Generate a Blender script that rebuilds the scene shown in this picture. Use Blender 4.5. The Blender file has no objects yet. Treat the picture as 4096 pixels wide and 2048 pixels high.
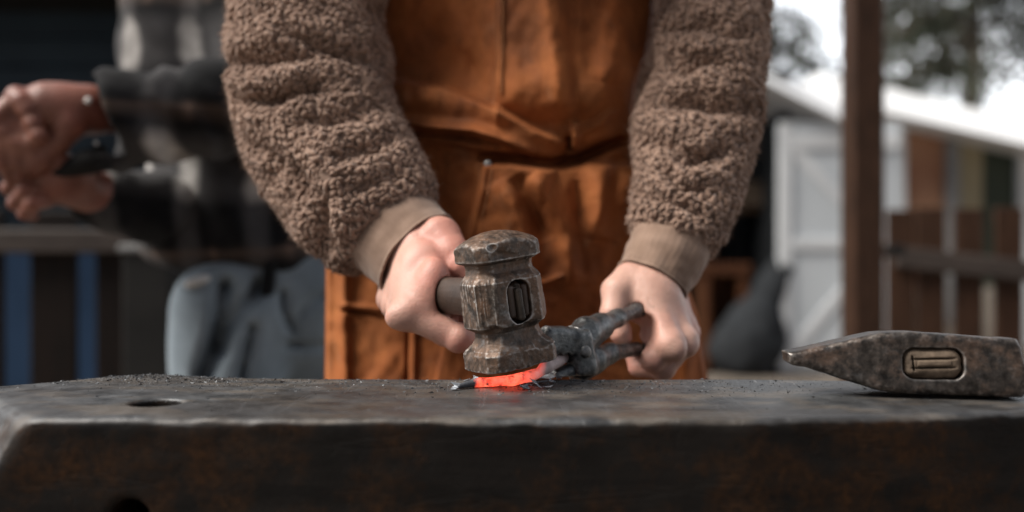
import bpy, math, random
import numpy as np
from mathutils import Vector, Matrix, Euler
R = math.radians
rng = np.random.default_rng(7)
random.seed(7)
sc = bpy.context.scene
COL = sc.collection

# ------------------------------------------------------------------ camera, world, sun, exposure
CAMZ = 0.9032
FPX = 3640.9                      # focal length in pixels of the 4096 px wide photograph
cam_d = bpy.data.cameras.new('camera')
cam = bpy.data.objects.new('camera', cam_d)
COL.objects.link(cam)
cam.location = (0, 0, CAMZ)
cam.rotation_euler = (R(90), 0, 0)
cam_d.sensor_width = 36
cam_d.lens = 32
cam_d.clip_start = 0.02
cam_d.clip_end = 800
cam_d.dof.use_dof = True
cam_d.dof.focus_distance = 0.715
cam_d.dof.aperture_fstop = 2.1
cam_d.dof.aperture_blades = 9
sc.camera = cam

world = bpy.data.worlds.new('World')
sc.world = world
world.use_nodes = True
wn = world.node_tree.nodes
wl = world.node_tree.links
bg = wn['Background']
sky = wn.new('ShaderNodeTexSky')
sky.sky_type = 'NISHITA'
sky.sun_disc = False
SUN_EL, SUN_AZ = 49, -104          # azimuth: degrees from +Y towards +X of the direction the light comes from
sky.sun_elevation = R(SUN_EL)
sky.sun_rotation = R(SUN_AZ)
sky.air_density = 1.0
sky.dust_density = 4.0
sky.ozone_density = 1.0
# a bright overcast layer in front of the sky: brighter towards the horizon, with soft cloud structure
tcw = wn.new('ShaderNodeTexCoord')
sepw = wn.new('ShaderNodeSeparateXYZ'); wl.new(tcw.outputs['Generated'], sepw.inputs[0])
rw = wn.new('ShaderNodeValToRGB'); wl.new(sepw.outputs[2], rw.inputs[0])
for e_, (p_, c_) in zip([rw.color_ramp.elements[0], rw.color_ramp.elements[1], rw.color_ramp.elements.new(.5)], ((0.0, (11.5, 11.8, 12.2, 1)), (1.0, (4.6, 4.8, 5.0, 1)), (.33, (6.0, 6.2, 6.5, 1)))):
    e_.position = p_; e_.color = c_
nw = wn.new('ShaderNodeTexNoise'); wl.new(tcw.outputs['Generated'], nw.inputs['Vector']); nw.inputs['Scale'].default_value = 3.0; nw.inputs['Detail'].default_value = 5
cw = wn.new('ShaderNodeValToRGB'); wl.new(nw.outputs[0], cw.inputs[0])
cw.color_ramp.elements[0].position = .30; cw.color_ramp.elements[0].color = (.62, .62, .62, 1)
cw.color_ramp.elements[1].position = .60; cw.color_ramp.elements[1].color = (.97, .97, .97, 1)
# dimming added to the sky behind the camera for contrast; brightest over the yard
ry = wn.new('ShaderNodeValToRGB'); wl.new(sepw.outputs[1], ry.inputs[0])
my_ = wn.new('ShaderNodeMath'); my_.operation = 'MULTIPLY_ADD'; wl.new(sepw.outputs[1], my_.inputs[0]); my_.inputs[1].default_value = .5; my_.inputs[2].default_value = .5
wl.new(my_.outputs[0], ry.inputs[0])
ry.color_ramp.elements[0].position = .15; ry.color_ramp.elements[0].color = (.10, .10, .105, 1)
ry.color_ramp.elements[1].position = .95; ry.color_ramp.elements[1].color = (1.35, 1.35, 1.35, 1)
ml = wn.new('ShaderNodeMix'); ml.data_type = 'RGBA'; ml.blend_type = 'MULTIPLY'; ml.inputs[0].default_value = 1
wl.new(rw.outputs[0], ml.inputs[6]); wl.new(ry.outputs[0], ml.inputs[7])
mw = wn.new('ShaderNodeMix'); mw.data_type = 'RGBA'
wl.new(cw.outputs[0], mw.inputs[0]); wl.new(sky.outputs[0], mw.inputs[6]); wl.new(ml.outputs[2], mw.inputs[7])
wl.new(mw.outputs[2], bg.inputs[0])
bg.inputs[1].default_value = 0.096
sun_d = bpy.data.lights.new('sun', 'SUN')
sun_d.energy = 2.6
sun_d.angle = R(36)
sun_d.color = (1.0, 0.95, 0.88)
sun = bpy.data.objects.new('sun', sun_d)
COL.objects.link(sun)
_d = Vector((math.sin(R(SUN_AZ)) * math.cos(R(SUN_EL)), math.cos(R(SUN_AZ)) * math.cos(R(SUN_EL)), math.sin(R(SUN_EL))))
sun.rotation_euler = _d.to_track_quat('Z', 'Y').to_euler()
sc.view_settings.view_transform = 'Standard'
sc.view_settings.look = 'None'
sc.view_settings.gamma = 1
sc.view_settings.exposure = 1.27
sc.cycles.use_denoising = True
sc.cycles.max_bounces = 6
sc.cycles.diffuse_bounces = 3
sc.cycles.sample_clamp_indirect = 4

def P(px, py, D):
    return np.array([(px - 2048) / FPX * D, D, CAMZ - (py - 1024) / FPX * D])

# ------------------------------------------------------------------ noise
_perm = rng.permutation(256)
_perm = np.concatenate([_perm, _perm, _perm])
_g = rng.normal(size=(256, 3)); _g /= np.linalg.norm(_g, axis=1)[:, None]
_g = _g.astype(np.float32)
def noise3(x, y, z):
    x = np.asarray(x, np.float32); y = np.asarray(y, np.float32); z = np.asarray(z, np.float32)
    x, y, z = np.broadcast_arrays(x, y, z)
    xi = np.floor(x); yi = np.floor(y); zi = np.floor(z)
    xf = x - xi; yf = y - yi; zf = z - zi
    xi = xi.astype(np.int32) & 255; yi = yi.astype(np.int32) & 255; zi = zi.astype(np.int32) & 255
    u = xf * xf * (3 - 2 * xf); v = yf * yf * (3 - 2 * yf); w = zf * zf * (3 - 2 * zf)
    out = 0
    for dx in (0, 1):
        wx = u if dx else 1 - u
        for dy in (0, 1):
            wy = v if dy else 1 - v
            for dz in (0, 1):
                wz = w if dz else 1 - w
                h = _perm[_perm[_perm[xi + dx] + yi + dy] + zi + dz]
                g = _g[h]
                out = out + wx * wy * wz * (g[..., 0] * (xf - dx) + g[..., 1] * (yf - dy) + g[..., 2] * (zf - dz))
    return out
def fbm(x, y, z, o=4, lac=2.1, gain=.5):
    s = 0; a = 1.0
    for i in range(o):
        s = s + a * noise3(x * lac ** i + 7.3 * i, y * lac ** i + 3.1 * i, z * lac ** i - 5.7 * i)
        a *= gain
    return s
def sstep(a, b, x):
    t = np.clip((x - a) / (b - a), 0, 1)
    return t * t * (3 - 2 * t)

# ------------------------------------------------------------------ mesh linking
def tag(o, label=None, cat=None, group=None, kind=None):
    if label: o['label'] = label
    if cat: o['category'] = cat
    if group: o['group'] = group
    if kind: o['kind'] = kind
    return o
def empty(name, loc, label=None, cat=None, group=None):
    o = bpy.data.objects.new(name, None)
    o.empty_display_size = .05
    COL.objects.link(o)
    o.location = loc
    return tag(o, label, cat, group)
def wloc(o):
    v = Vector((0, 0, 0))
    while o is not None:
        v = v + o.location
        o = o.parent
    return v
def link(name, V, F, mat, parent=None, origin=None, smooth=True):
    """V world coordinates; faces: list of arrays of equal arity or one array."""
    V = np.asarray(V, np.float64)
    if parent is not None: o0 = np.array(wloc(parent))
    elif origin is not None: o0 = np.array(origin, float)
    else:
        o0 = np.array([V[:, 0].mean(), V[:, 1].mean(), V[:, 2].min()])
    me = bpy.data.meshes.new(name)
    if not isinstance(F, list): F = [F]
    F = [np.asarray(f, np.int64) for f in F if len(f)]
    nl = sum(f.size for f in F); npoly = sum(len(f) for f in F)
    me.vertices.add(len(V)); me.vertices.foreach_set('co', (V - o0).astype(np.float32).ravel())
    me.loops.add(nl); me.polygons.add(npoly)
    me.loops.foreach_set('vertex_index', np.concatenate([f.ravel() for f in F]).astype(np.int32))
    st = []; s = 0
    for f in F:
        st.append(s + np.arange(len(f)) * f.shape[1]); s += f.size
    me.polygons.foreach_set('loop_start', np.concatenate(st).astype(np.int32))
    me.update(calc_edges=True)
    me.validate()
    me.polygons.foreach_set('use_smooth', np.full(len(me.polygons), bool(smooth)))
    for m in (mat if isinstance(mat, (list, tuple)) else [mat]): me.materials.append(m)
    o = bpy.data.objects.new(name, me)
    COL.objects.link(o)
    o.location = (0, 0, 0) if parent is not None else o0
    if parent is not None: o.parent = parent
    return o
def merge(lst):
    Vs = []; Fs = {}; n = 0
    for V, F in lst:
        if not isinstance(F, list): F = [F]
        for f in F:
            f = np.asarray(f)
            if len(f): Fs.setdefault(f.shape[1], []).append(f + n)
        Vs.append(np.asarray(V)); n += len(V)
    return np.concatenate(Vs), [np.concatenate(v) for v in Fs.values()]

# ------------------------------------------------------------------ signed distance shapes
def grid(lo, hi, h):
    ax = [np.arange(lo[i], hi[i] + h, h, dtype=np.float32) for i in range(3)]
    return np.meshgrid(*ax, indexing='ij')
def surface_nets(S, lo, h):
    S = S.astype(np.float32)
    neg = S < 0
    c = [neg[i:neg.shape[0] - 1 + i, j:neg.shape[1] - 1 + j, k:neg.shape[2] - 1 + k] for i in (0, 1) for j in (0, 1) for k in (0, 1)]
    allc = c[0].copy(); anyc = c[0].copy()
    for a in c[1:]: allc &= a; anyc |= a
    act = anyc & ~allc
    I, J, K = np.nonzero(act)
    idx = np.full(act.shape, -1, np.int64); idx[I, J, K] = np.arange(len(I))
    corner = [(i, j, k) for i in (0, 1) for j in (0, 1) for k in (0, 1)]
    vals = {q: S[I + q[0], J + q[1], K + q[2]] for q in corner}
    acc = np.zeros((len(I), 3)); cnt = np.zeros(len(I))
    for a in corner:
        for ax in range(3):
            if a[ax] == 0:
                b = list(a); b[ax] = 1; b = tuple(b)
                va, vb = vals[a], vals[b]
                m = (va < 0) != (vb < 0)
                t = np.where(m, va / np.where(m, va - vb, 1), 0)
                p = np.array(a, float)[None, :] + np.zeros((len(I), 3)); p[:, ax] = t
                acc += p * m[:, None]; cnt += m
    V = (np.stack([I, J, K], 1) + acc / np.maximum(cnt, 1)[:, None]) * h + np.array(lo)
    F = []
    for ax in range(3):
        u, v = [(1, 2), (2, 0), (0, 1)][ax]
        sl0 = [slice(None)] * 3; sl1 = [slice(None)] * 3
        sl0[ax] = slice(0, -1); sl1[ax] = slice(1, None)
        a = neg[tuple(sl0)]; b = neg[tuple(sl1)]
        for flip, m in ((False, a & ~b), (True, ~a & b)):
            q = np.stack(np.nonzero(m), 1)
            ok = (q[:, u] > 0) & (q[:, v] > 0) & (q[:, u] < act.shape[u]) & (q[:, v] < act.shape[v])
            q = q[ok]
            eu = np.zeros(3, int); eu[u] = 1; ev = np.zeros(3, int); ev[v] = 1
            quads = [q, q - eu, q - eu - ev, q - ev]
            ids = np.stack([idx[tuple(w.T)] for w in quads], 1)
            if flip: ids = ids[:, ::-1]
            F.append(ids)
    F = np.concatenate(F)
    F = F[(F >= 0).all(1)]
    return V, F
def smin(a, b, k):
    h = np.clip(.5 + .5 * (b - a) / k, 0, 1)
    return b + (a - b) * h - k * h * (1 - h)
def smax(a, b, k): return -smin(-a, -b, k)
def cone(G, a, b, ra, rb):
    X, Y, Z = G
    a = np.array(a, np.float32); b = np.array(b, np.float32); ab = b - a
    L2 = float(ab @ ab) + 1e-12
    t = np.clip(((X - a[0]) * ab[0] + (Y - a[1]) * ab[1] + (Z - a[2]) * ab[2]) / L2, 0, 1)
    return np.sqrt((X - a[0] - t * ab[0]) ** 2 + (Y - a[1] - t * ab[1]) ** 2 + (Z - a[2] - t * ab[2]) ** 2) - (ra + t * (rb - ra))
def ell(G, c, r, rot=None):
    X, Y, Z = (G[i] - np.float32(c[i]) for i in range(3))
    if rot is not None:
        m = np.array(Euler([R(q) for q in rot]).to_matrix(), np.float32)
        X, Y, Z = (m[0, i] * X + m[1, i] * Y + m[2, i] * Z for i in range(3))
    k0 = np.sqrt((X / r[0]) ** 2 + (Y / r[1]) ** 2 + (Z / r[2]) ** 2)
    k1 = np.sqrt((X / r[0] ** 2) ** 2 + (Y / r[1] ** 2) ** 2 + (Z / r[2] ** 2) ** 2) + 1e-9
    return k0 * (k0 - 1) / k1
def sbox(X, Y, Z, hx, hy, hz, r):
    qx = np.abs(X) - (hx - r); qy = np.abs(Y) - (hy - r); qz = np.abs(Z) - (hz - r)
    return np.sqrt(np.maximum(qx, 0) ** 2 + np.maximum(qy, 0) ** 2 + np.maximum(qz, 0) ** 2) + np.minimum(np.maximum(qx, np.maximum(qy, qz)), 0) - r
def chain(G, pts, rs, k=.004, S=None):
    for i in range(len(pts) - 1):
        d = cone(G, pts[i], pts[i + 1], rs[i], rs[i + 1])
        S = d if S is None else smin(S, d, k)
    return S

# ------------------------------------------------------------------ simple solids
BOXF = np.array([[0, 1, 3, 2], [4, 6, 7, 5], [0, 4, 5, 1], [2, 3, 7, 6], [0, 2, 6, 4], [1, 5, 7, 3]])
def box(c, s, rot=(0, 0, 0), bev=0.0):
    """box with chamfered edges, as vertices and faces"""
    h = np.array(s, float) / 2
    M = np.array(Euler([R(a) for a in rot]).to_matrix())
    if bev <= 0:
        V = np.array([[x, y, z] for x in (-1, 1) for y in (-1, 1) for z in (-1, 1)], float) * h
        return V @ M.T + np.array(c), [BOXF]
    V = []; idx = {}
    for x in (-1, 1):
        for y in (-1, 1):
            for z in (-1, 1):
                s3 = np.array([x, y, z], float)
                for ax in range(3):
                    p = s3 * (h - bev); p[ax] = s3[ax] * h[ax]
                    idx[(x, y, z, ax)] = len(V); V.append(p)
    Q = []; T = []
    for ax in range(3):
        u, v = (ax + 1) % 3, (ax + 2) % 3
        for s_ in (-1, 1):
            q = []
            for a, b in ((-1, -1), (1, -1), (1, 1), (-1, 1)):
                k = [0, 0, 0]; k[ax] = s_; k[u] = a; k[v] = b
                q.append(idx[(*k, ax)])
            Q.append(q if s_ > 0 else q[::-1])
        for a in (-1, 1):
            for b in (-1, 1):
                k0 = [0, 0, 0]; k1 = [0, 0, 0]
                k0[ax] = -1; k1[ax] = 1; k0[u] = k1[u] = a; k0[v] = k1[v] = b
                q = [idx[(*k0, u)], idx[(*k1, u)], idx[(*k1, v)], idx[(*k0, v)]]
                Q.append(q if a * b < 0 else q[::-1])
    for x in (-1, 1):
        for y in (-1, 1):
            for z in (-1, 1):
                t = [idx[(x, y, z, 0)], idx[(x, y, z, 1)], idx[(x, y, z, 2)]]
                T.append(t if x * y * z > 0 else t[::-1])
    return np.array(V) @ M.T + np.array(c), [np.array(Q), np.array(T)]
def prism(pts, y0, y1):
    """polygon in the xz plane, extruded from y0 to y1 (counter-clockwise seen from -y)"""
    n = len(pts)
    V = np.array([[p[0], y0, p[1]] for p in pts] + [[p[0], y1, p[1]] for p in pts], float)
    sd = np.array([[i, i + n, (i + 1) % n + n, (i + 1) % n] for i in range(n)])
    return V, [np.arange(n)[None, :], np.arange(n, 2 * n)[::-1][None, :], sd]
def tube(pts, rs, n=16, sq=1.0, caps=True):
    pts = np.array(pts, float); m = len(pts)
    T = np.gradient(pts, axis=0); T /= np.linalg.norm(T, axis=1)[:, None]
    ref = np.array([0, 0, 1.0]) if abs(T[0][2]) < .9 else np.array([0, 1.0, 0])
    V = []
    N = np.cross(T[0], ref); N /= np.linalg.norm(N)
    for i in range(m):
        N = N - T[i] * (N @ T[i]); N /= np.linalg.norm(N)
        B = np.cross(T[i], N)
        for k in range(n):
            a = 2 * math.pi * k / n
            V.append(pts[i] + rs[i] * (math.cos(a) * N + sq * math.sin(a) * B))
    F = [[i * n + k, i * n + (k + 1) % n, (i + 1) * n + (k + 1) % n, (i + 1) * n + k] for i in range(m - 1) for k in range(n)]
    out = [np.array(F)]
    if caps: out += [np.arange(n)[::-1][None, :], (np.arange(n) + (m - 1) * n)[None, :]]
    return np.array(V), out
def catmull(pts, n):
    pts = np.array(pts, float)
    if pts.ndim == 1: pts = pts[:, None]
    p = np.concatenate([2 * pts[:1] - pts[1:2], pts, 2 * pts[-1:] - pts[-2:-1]])
    out = []
    for t in np.linspace(0, len(pts) - 1 - 1e-6, n):
        i = int(t); f = t - i
        a, b, c, d = p[i:i + 4]
        out.append(.5 * (2 * b + (c - a) * f + (2 * a - 5 * b + 4 * c - d) * f ** 2 + (3 * b - a - 3 * c + d) * f ** 3))
    return np.array(out)
def gridfaces(nu, nv, closed=False):
    """points indexed [u, v] -> u * nv + v; v wraps when closed"""
    u = np.arange(nu - 1)[:, None]; v = np.arange(nv if closed else nv - 1)[None, :]
    v1 = (v + 1) % nv
    return np.stack([u * nv + v, (u + 1) * nv + v, (u + 1) * nv + v1, u * nv + v1], -1).reshape(-1, 4)
def polydist(px, py, pts):
    """distance to a polyline, side sign and position along it (0..1)"""
    best = np.full(np.shape(px), 1e9); side = np.zeros(np.shape(px)); al = np.zeros(np.shape(px))
    n = len(pts) - 1
    for i in range(n):
        (ax, ay), (bx, by) = pts[i], pts[i + 1]
        dx, dy = bx - ax, by - ay
        t = ((px - ax) * dx + (py - ay) * dy) / (dx * dx + dy * dy)
        tc = np.clip(t, 0, 1)
        d = np.hypot(px - ax - tc * dx, py - ay - tc * dy)
        m = d < best
        best = np.where(m, d, best)
        side = np.where(m, np.sign((px - ax) * dy - (py - ay) * dx), side)
        al = np.where(m, (i + tc) / n, al)
    return best, side, al

# ------------------------------------------------------------------ materials
class NT:
    def __init__(s, name):
        s.m = bpy.data.materials.new(name); s.m.use_nodes = True
        s.n = s.m.node_tree.nodes; s.l = s.m.node_tree.links
        s.b = s.n['Principled BSDF']
        s.tc = s.n.new('ShaderNodeTexCoord').outputs['Object']
    def map(s, scale=(1, 1, 1), rot=(0, 0, 0), loc=(0, 0, 0)):
        m = s.n.new('ShaderNodeMapping'); s.l.new(s.tc, m.inputs[0])
        m.inputs['Scale'].default_value = scale; m.inputs['Rotation'].default_value = [R(a) for a in rot]; m.inputs['Location'].default_value = loc
        return m.outputs[0]
    def noise(s, scale, detail=6, rough=.6, vec=None, dist=0.0):
        t = s.n.new('ShaderNodeTexNoise'); s.l.new(vec or s.tc, t.inputs['Vector'])
        t.inputs['Scale'].default_value = scale; t.inputs['Detail'].default_value = detail
        t.inputs['Roughness'].default_value = rough; t.inputs['Distortion'].default_value = dist
        return t.outputs[0]
    def voro(s, scale, vec=None, feat='F1', rnd=1.0):
        t = s.n.new('ShaderNodeTexVoronoi'); s.l.new(vec or s.tc, t.inputs['Vector'])
        t.feature = feat; t.inputs['Scale'].default_value = scale; t.inputs['Randomness'].default_value = rnd
        return t.outputs[0]
    def ramp(s, fac, stops):
        r = s.n.new('ShaderNodeValToRGB'); s.l.new(fac, r.inputs[0])
        e = r.color_ramp.elements
        while len(e) < len(stops): e.new(.5)
        for i, (p, c) in enumerate(stops):
            e[i].position = p
            e[i].color = (*c, 1) if isinstance(c, (tuple, list)) else (c, c, c, 1)
        return r.outputs[0]
    def mix(s, fac, a, b, mode='MIX'):
        m = s.n.new('ShaderNodeMix'); m.data_type = 'RGBA'; m.blend_type = mode
        for sock, v in ((m.inputs[0], fac), (m.inputs[6], a), (m.inputs[7], b)):
            if isinstance(v, bpy.types.NodeSocket): s.l.new(v, sock)
            elif isinstance(v, (int, float)): sock.default_value = v if sock == m.inputs[0] else (v, v, v, 1)
            else: sock.default_value = (*v, 1)
        return m.outputs[2]
    def math(s, op, a, b=0.0, c=None):
        m = s.n.new('ShaderNodeMath'); m.operation = op
        for i, v in enumerate((a, b) if c is None else (a, b, c)):
            if isinstance(v, bpy.types.NodeSocket): s.l.new(v, m.inputs[i])
            else: m.inputs[i].default_value = v
        return m.outputs[0]
    def sep(s, vec=None):
        m = s.n.new('ShaderNodeSeparateXYZ'); s.l.new(vec or s.tc, m.inputs[0]); return m.outputs
    def point(s):
        return s.n.new('ShaderNodeNewGeometry').outputs['Pointiness']
    def bump(s, h, strength=.3, dist=.002, prev=None):
        b = s.n.new('ShaderNodeBump'); s.l.new(h, b.inputs['Height'])
        b.inputs['Strength'].default_value = strength; b.inputs['Distance'].default_value = dist
        if prev is not None: s.l.new(prev, b.inputs['Normal'])
        return b.outputs[0]
    def set(s, **k):
        names = {'col': 'Base Color', 'rough': 'Roughness', 'metal': 'Metallic', 'nor': 'Normal', 'spec': 'Specular IOR Level', 'sss': 'Subsurface Weight',
                 'em': 'Emission Color', 'ems': 'Emission Strength', 'sheen': 'Sheen Weight', 'coat': 'Coat Weight'}
        for kk, v in k.items():
            i = s.b.inputs[names[kk]]
            if isinstance(v, bpy.types.NodeSocket): s.l.new(v, i)
            elif isinstance(v, (tuple, list)): i.default_value = (*v, 1)
            else: i.default_value = v
        return s.m

def simple(name, a, b, scale=8, rough=.7, bs=None, bstr=.3, bdist=.003, metal=0.0, vec=(1, 1, 1), spec=.22):
    t = NT(name); v = t.map(vec)
    n = t.noise(scale, 6, .6, v)
    c = t.ramp(n, [(.3, a), (.7, b)])
    k = dict(col=c, rough=rough, metal=metal, spec=spec)
    if bs: k['nor'] = t.bump(t.noise(bs, 5, .6, v), bstr, bdist)
    return t.set(**k)

def iron_mat(name, dark, mid, rust, rust_lo=.5, rust_hi=.7, edge=.35, scale=1.0, rough=(.38, .7), metal=.75, bump=1.0, barek=.55):
    t = NT(name)
    n1 = t.noise(38 * scale, 8, .62); n2 = t.noise(150 * scale, 6, .65); n3 = t.noise(620 * scale, 4, .6)
    base = t.ramp(n2, [(.32, dark), (.62, mid)])
    rm = t.ramp(t.math('ADD', t.math('MULTIPLY', n1, .7), t.math('MULTIPLY', n2, .3)), [(rust_lo, 0.0), (rust_hi, 1.0)])
    col = t.mix(rm, base, t.ramp(n3, [(.3, tuple(x * .55 for x in rust)), (.7, rust)]))
    met = t.math('MULTIPLY', t.math('SUBTRACT', 1.0, t.math('MULTIPLY', rm, .75)), metal)
    if edge:
        p = t.point()
        pe = t.ramp(t.math('ADD', p, t.math('MULTIPLY', t.math('SUBTRACT', n2, .5), .07)), [(.508, 0.0), (.545, 1.0)])
        col = t.mix(t.math('MULTIPLY', pe, edge), col, (.50, .48, .46))
    bare = t.ramp(t.noise(55 * scale, 6, .7, t.map(loc=(5, 2, 1))), [(.55, 0.0), (.68, 1.0)])
    col = t.mix(t.math('MULTIPLY', bare, barek), col, (.26, .255, .25))
    rg = t.math('SUBTRACT', t.ramp(n2, [(.3, rough[0]), (.7, rough[1])]), t.math('MULTIPLY', bare, .12))
    h = t.math('ADD', t.math('MULTIPLY', n2, .6), t.math('MULTIPLY', n3, .25))
    pits = t.ramp(t.voro(260 * scale), [(.0, 0.0), (.3, 1.0)])
    h = t.math('ADD', h, t.math('MULTIPLY', pits, .12))
    return t.set(col=col, metal=met, rough=rg, nor=t.bump(h, .55 * bump, .0022))

M_hammer = iron_mat('forged_iron', (.045, .038, .033), (.125, .103, .088), (.17, .080, .036), .40, .66, .85, bump=.8, barek=.5)
M_peen = iron_mat('cross_peen_iron', (.024, .021, .019), (.095, .080, .070), (.12, .060, .032), .48, .74, .30, rough=(.34, .55), bump=.45, barek=.22)
M_tongs = iron_mat('tong_iron', (.045, .048, .050), (.135, .14, .14), (.14, .10, .075), .56, .84, .6, rough=(.30, .52))

def wood(name, a, b, axis=(1, 12, 12), scale=14, rough=.6, bstr=.3):
    t = NT(name); v = t.map(axis)
    n = t.noise(scale, 8, .6, v, .4); n2 = t.noise(scale * 4, 4, .5, v)
    c = t.ramp(t.math('ADD', t.math('MULTIPLY', n, .7), t.math('MULTIPLY', n2, .3)), [(.35, a), (.65, b)])
    return t.set(col=c, rough=rough, spec=.15, nor=t.bump(n, bstr, .002))

# ================================================================== setting
M_ground = simple('gravel_ground', (.10, .085, .07), (.24, .20, .165), 3, .95, 60, .6, .01)
gx = np.array([-60, 60.]); 
gr = link('ground', [[-80, -20, 0], [80, -20, 0], [80, 120, 0], [-80, 120, 0]], np.array([[0, 1, 2, 3]]), M_ground, origin=(0, 0, 0))
tag(gr, kind='structure')
M_stone = simple('gravel_stone', (.12, .10, .085), (.34, .30, .26), 9, .9)
def pebble_field(n):
    L = []
    base, f = box((0, 0, 0), (1, 1, 1), bev=.28)
    for i in range(n):
        s = rng.uniform(.012, .035)
        x = rng.uniform(-2, 7); y = rng.uniform(2.6, 8.5)
        m = np.array(Euler(rng.uniform(0, 6.28, 3)).to_matrix())
        L.append(((base * (s * rng.uniform(.6, 1.2, 3))) @ m.T + (x, y, s * .25), f))
    return merge(L)
V, F = pebble_field(3500)
tag(link('gravel', V, F, M_stone, origin=(2, 5, 0)), 'loose gravel covering the yard behind the anvil', 'gravel', kind='stuff')

# ---- dark building on the left
M_siding = simple('navy_siding', (.009, .018, .029), (.017, .032, .047), 3, .55, 30, .1)
M_eave = simple('black_eave', (.006, .006, .006), (.012, .012, .012), 5, .8)
M_blue = simple('blue_board', (.020, .050, .105), (.038, .082, .165), 2, .6)
b = empty('garage_building', (-2.2, 4.6, 0), 'dark navy garage with horizontal siding behind the left fence', 'building')
L = [box((-2.3, 4.75, 1.55), (5.2, .2, 1.2))]
for i in range(8):
    L.append(box((-2.3, 4.635, 1.04 + i * .15), (5.2, .03, .142), (4, 0, 0), .004))
V, F = merge(L); link('wall', V, F, M_siding, b, smooth=False)
V, F = merge([box((-2.3, 4.66, .475), (5.2, .05, .93), bev=.004)]); link('lower_panel', V, F, M_blue, b, smooth=False)
V, F = merge([box((-2.3, 4.5, 2.22), (5.5, 1.0, .16), (0, 0, 0), .01), box((-2.3, 4.42, 2.36), (5.6, 1.3, .07), (-8, 0, 0), .01)])
link('roof', V, F, M_eave, b, smooth=False)

# ---- fences
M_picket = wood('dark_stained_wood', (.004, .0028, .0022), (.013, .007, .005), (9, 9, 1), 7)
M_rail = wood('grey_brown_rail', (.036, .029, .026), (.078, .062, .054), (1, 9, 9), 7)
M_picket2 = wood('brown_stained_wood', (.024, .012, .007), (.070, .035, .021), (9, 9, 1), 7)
def fence(name, label, group, y, xs, w, ztop, rails, mp, ang=0.0, x0=0, tilt=0.0):
    e = empty(name, (x0, y, 0), label, 'fence', group)
    for i, x in enumerate(xs):
        zt = ztop + rng.uniform(-.006, .006)
        yy = y + (x - x0) * math.tan(R(ang))
        V, F = box((x, yy, zt / 2 + .03), (w, .02, zt - .06), (0, 0, ang), .004)
        link('picket', V, F, mp, e, smooth=False)
    for (z, h, xa, xb) in rails:
        xm = (xa + xb) / 2
        V, F = box((xm, y - .035 + (xm - x0) * math.tan(R(ang)), z), ((xb - xa) / math.cos(R(ang)), .045, h), (0, tilt, ang), .006)
        link('rail', V, F, M_rail, e, smooth=False)
    return e
D = 2.7
X = lambda px, D: (px - 2048) / FPX * D
Z = lambda py, D: CAMZ - (py - 1024) / FPX * D
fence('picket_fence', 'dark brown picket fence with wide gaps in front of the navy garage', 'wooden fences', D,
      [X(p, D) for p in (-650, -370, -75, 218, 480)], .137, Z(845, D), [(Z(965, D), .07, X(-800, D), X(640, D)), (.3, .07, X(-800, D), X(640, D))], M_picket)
M_black = simple('charred_post', (.006, .006, .006), (.016, .015, .014), 6, .8)
M_cap = simple('grey_cap', (.10, .10, .10), (.20, .20, .20), 6, .6)
e = empty('gate_post', (X(618, 2.6), 2.6, 0), 'thick black post with a grey cap at the end of the dark picket fence', 'post')
V, F = box((X(618, 2.6), 2.6, Z(1010, 2.6) / 2), (.135, .12, Z(1010, 2.6)), bev=.006); link('post', V, F, M_black, e, smooth=False)
V, F = box((X(618, 2.6), 2.6, Z(1000, 2.6) + .004), (.155, .14, .022), bev=.006); link('cap', V, F, M_cap, e, smooth=False)

D = 3.7
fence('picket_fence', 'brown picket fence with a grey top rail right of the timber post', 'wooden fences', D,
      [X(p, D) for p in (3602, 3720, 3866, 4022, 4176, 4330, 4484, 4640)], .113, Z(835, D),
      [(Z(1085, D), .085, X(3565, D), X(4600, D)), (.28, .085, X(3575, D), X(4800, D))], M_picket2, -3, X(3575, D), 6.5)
M_post = wood('timber_post', (.016, .009, .006), (.066, .033, .020), (7, 7, 1), 8, .6, .5)
D = 3.0
e = empty('timber_post', (X(3450, D), D, 0), 'tall square brown timber post standing in front of the white shed door', 'post')
V, F = box((X(3450, D), D, 1.35), (.108, .108, 2.7), bev=.008); link('shaft', V, F, M_post, e, smooth=False)
V, F = box((X(3450, D), D, .05), (.16, .16, .1), bev=.008); link('base_plate', V, F, M_black, e, smooth=False)
e2 = empty('gate_latch', (X(3556, 3.3), 3.3, Z(1000, 3.3)), 'small black latch between the timber post and the right fence rail', 'latch')
V, F = box((X(3560, 3.3), 3.3, Z(1003, 3.3)), (.10, .03, .045), bev=.006); link('bar', V, F, M_black, e2, smooth=False)
V, F = tube([(X(3548, 3.3), 3.26, Z(1003, 3.3)), (X(3548, 3.3), 3.3, Z(1003, 3.3))], [.016, .016], 12); link('bolt', V, F, M_black, e2)

# ---- white shed with open dark bay
M_white = simple('white_boards', (.56, .60, .63), (.66, .70, .73), 3, .6, 25, .15)
M_trim = simple('white_trim', (.66, .68, .70), (.78, .80, .81), 3, .55)
M_roofw = simple('pale_roof', (.78, .79, .80), (.84, .85, .86), 2, .6)
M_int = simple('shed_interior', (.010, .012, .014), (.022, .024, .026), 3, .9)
D = 7.0
s = empty('white_shed', (2.2, D, 0), 'white gabled shed with an open dark bay and a braced white door', 'shed')
xl, xr = X(2150, D), X(3110, D)
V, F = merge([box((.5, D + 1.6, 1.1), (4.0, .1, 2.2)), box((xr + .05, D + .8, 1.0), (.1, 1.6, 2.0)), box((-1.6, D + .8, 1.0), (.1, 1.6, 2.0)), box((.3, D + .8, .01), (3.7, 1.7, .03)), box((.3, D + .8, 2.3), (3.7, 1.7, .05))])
link('interior', V, F, M_int, s, smooth=False)
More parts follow.
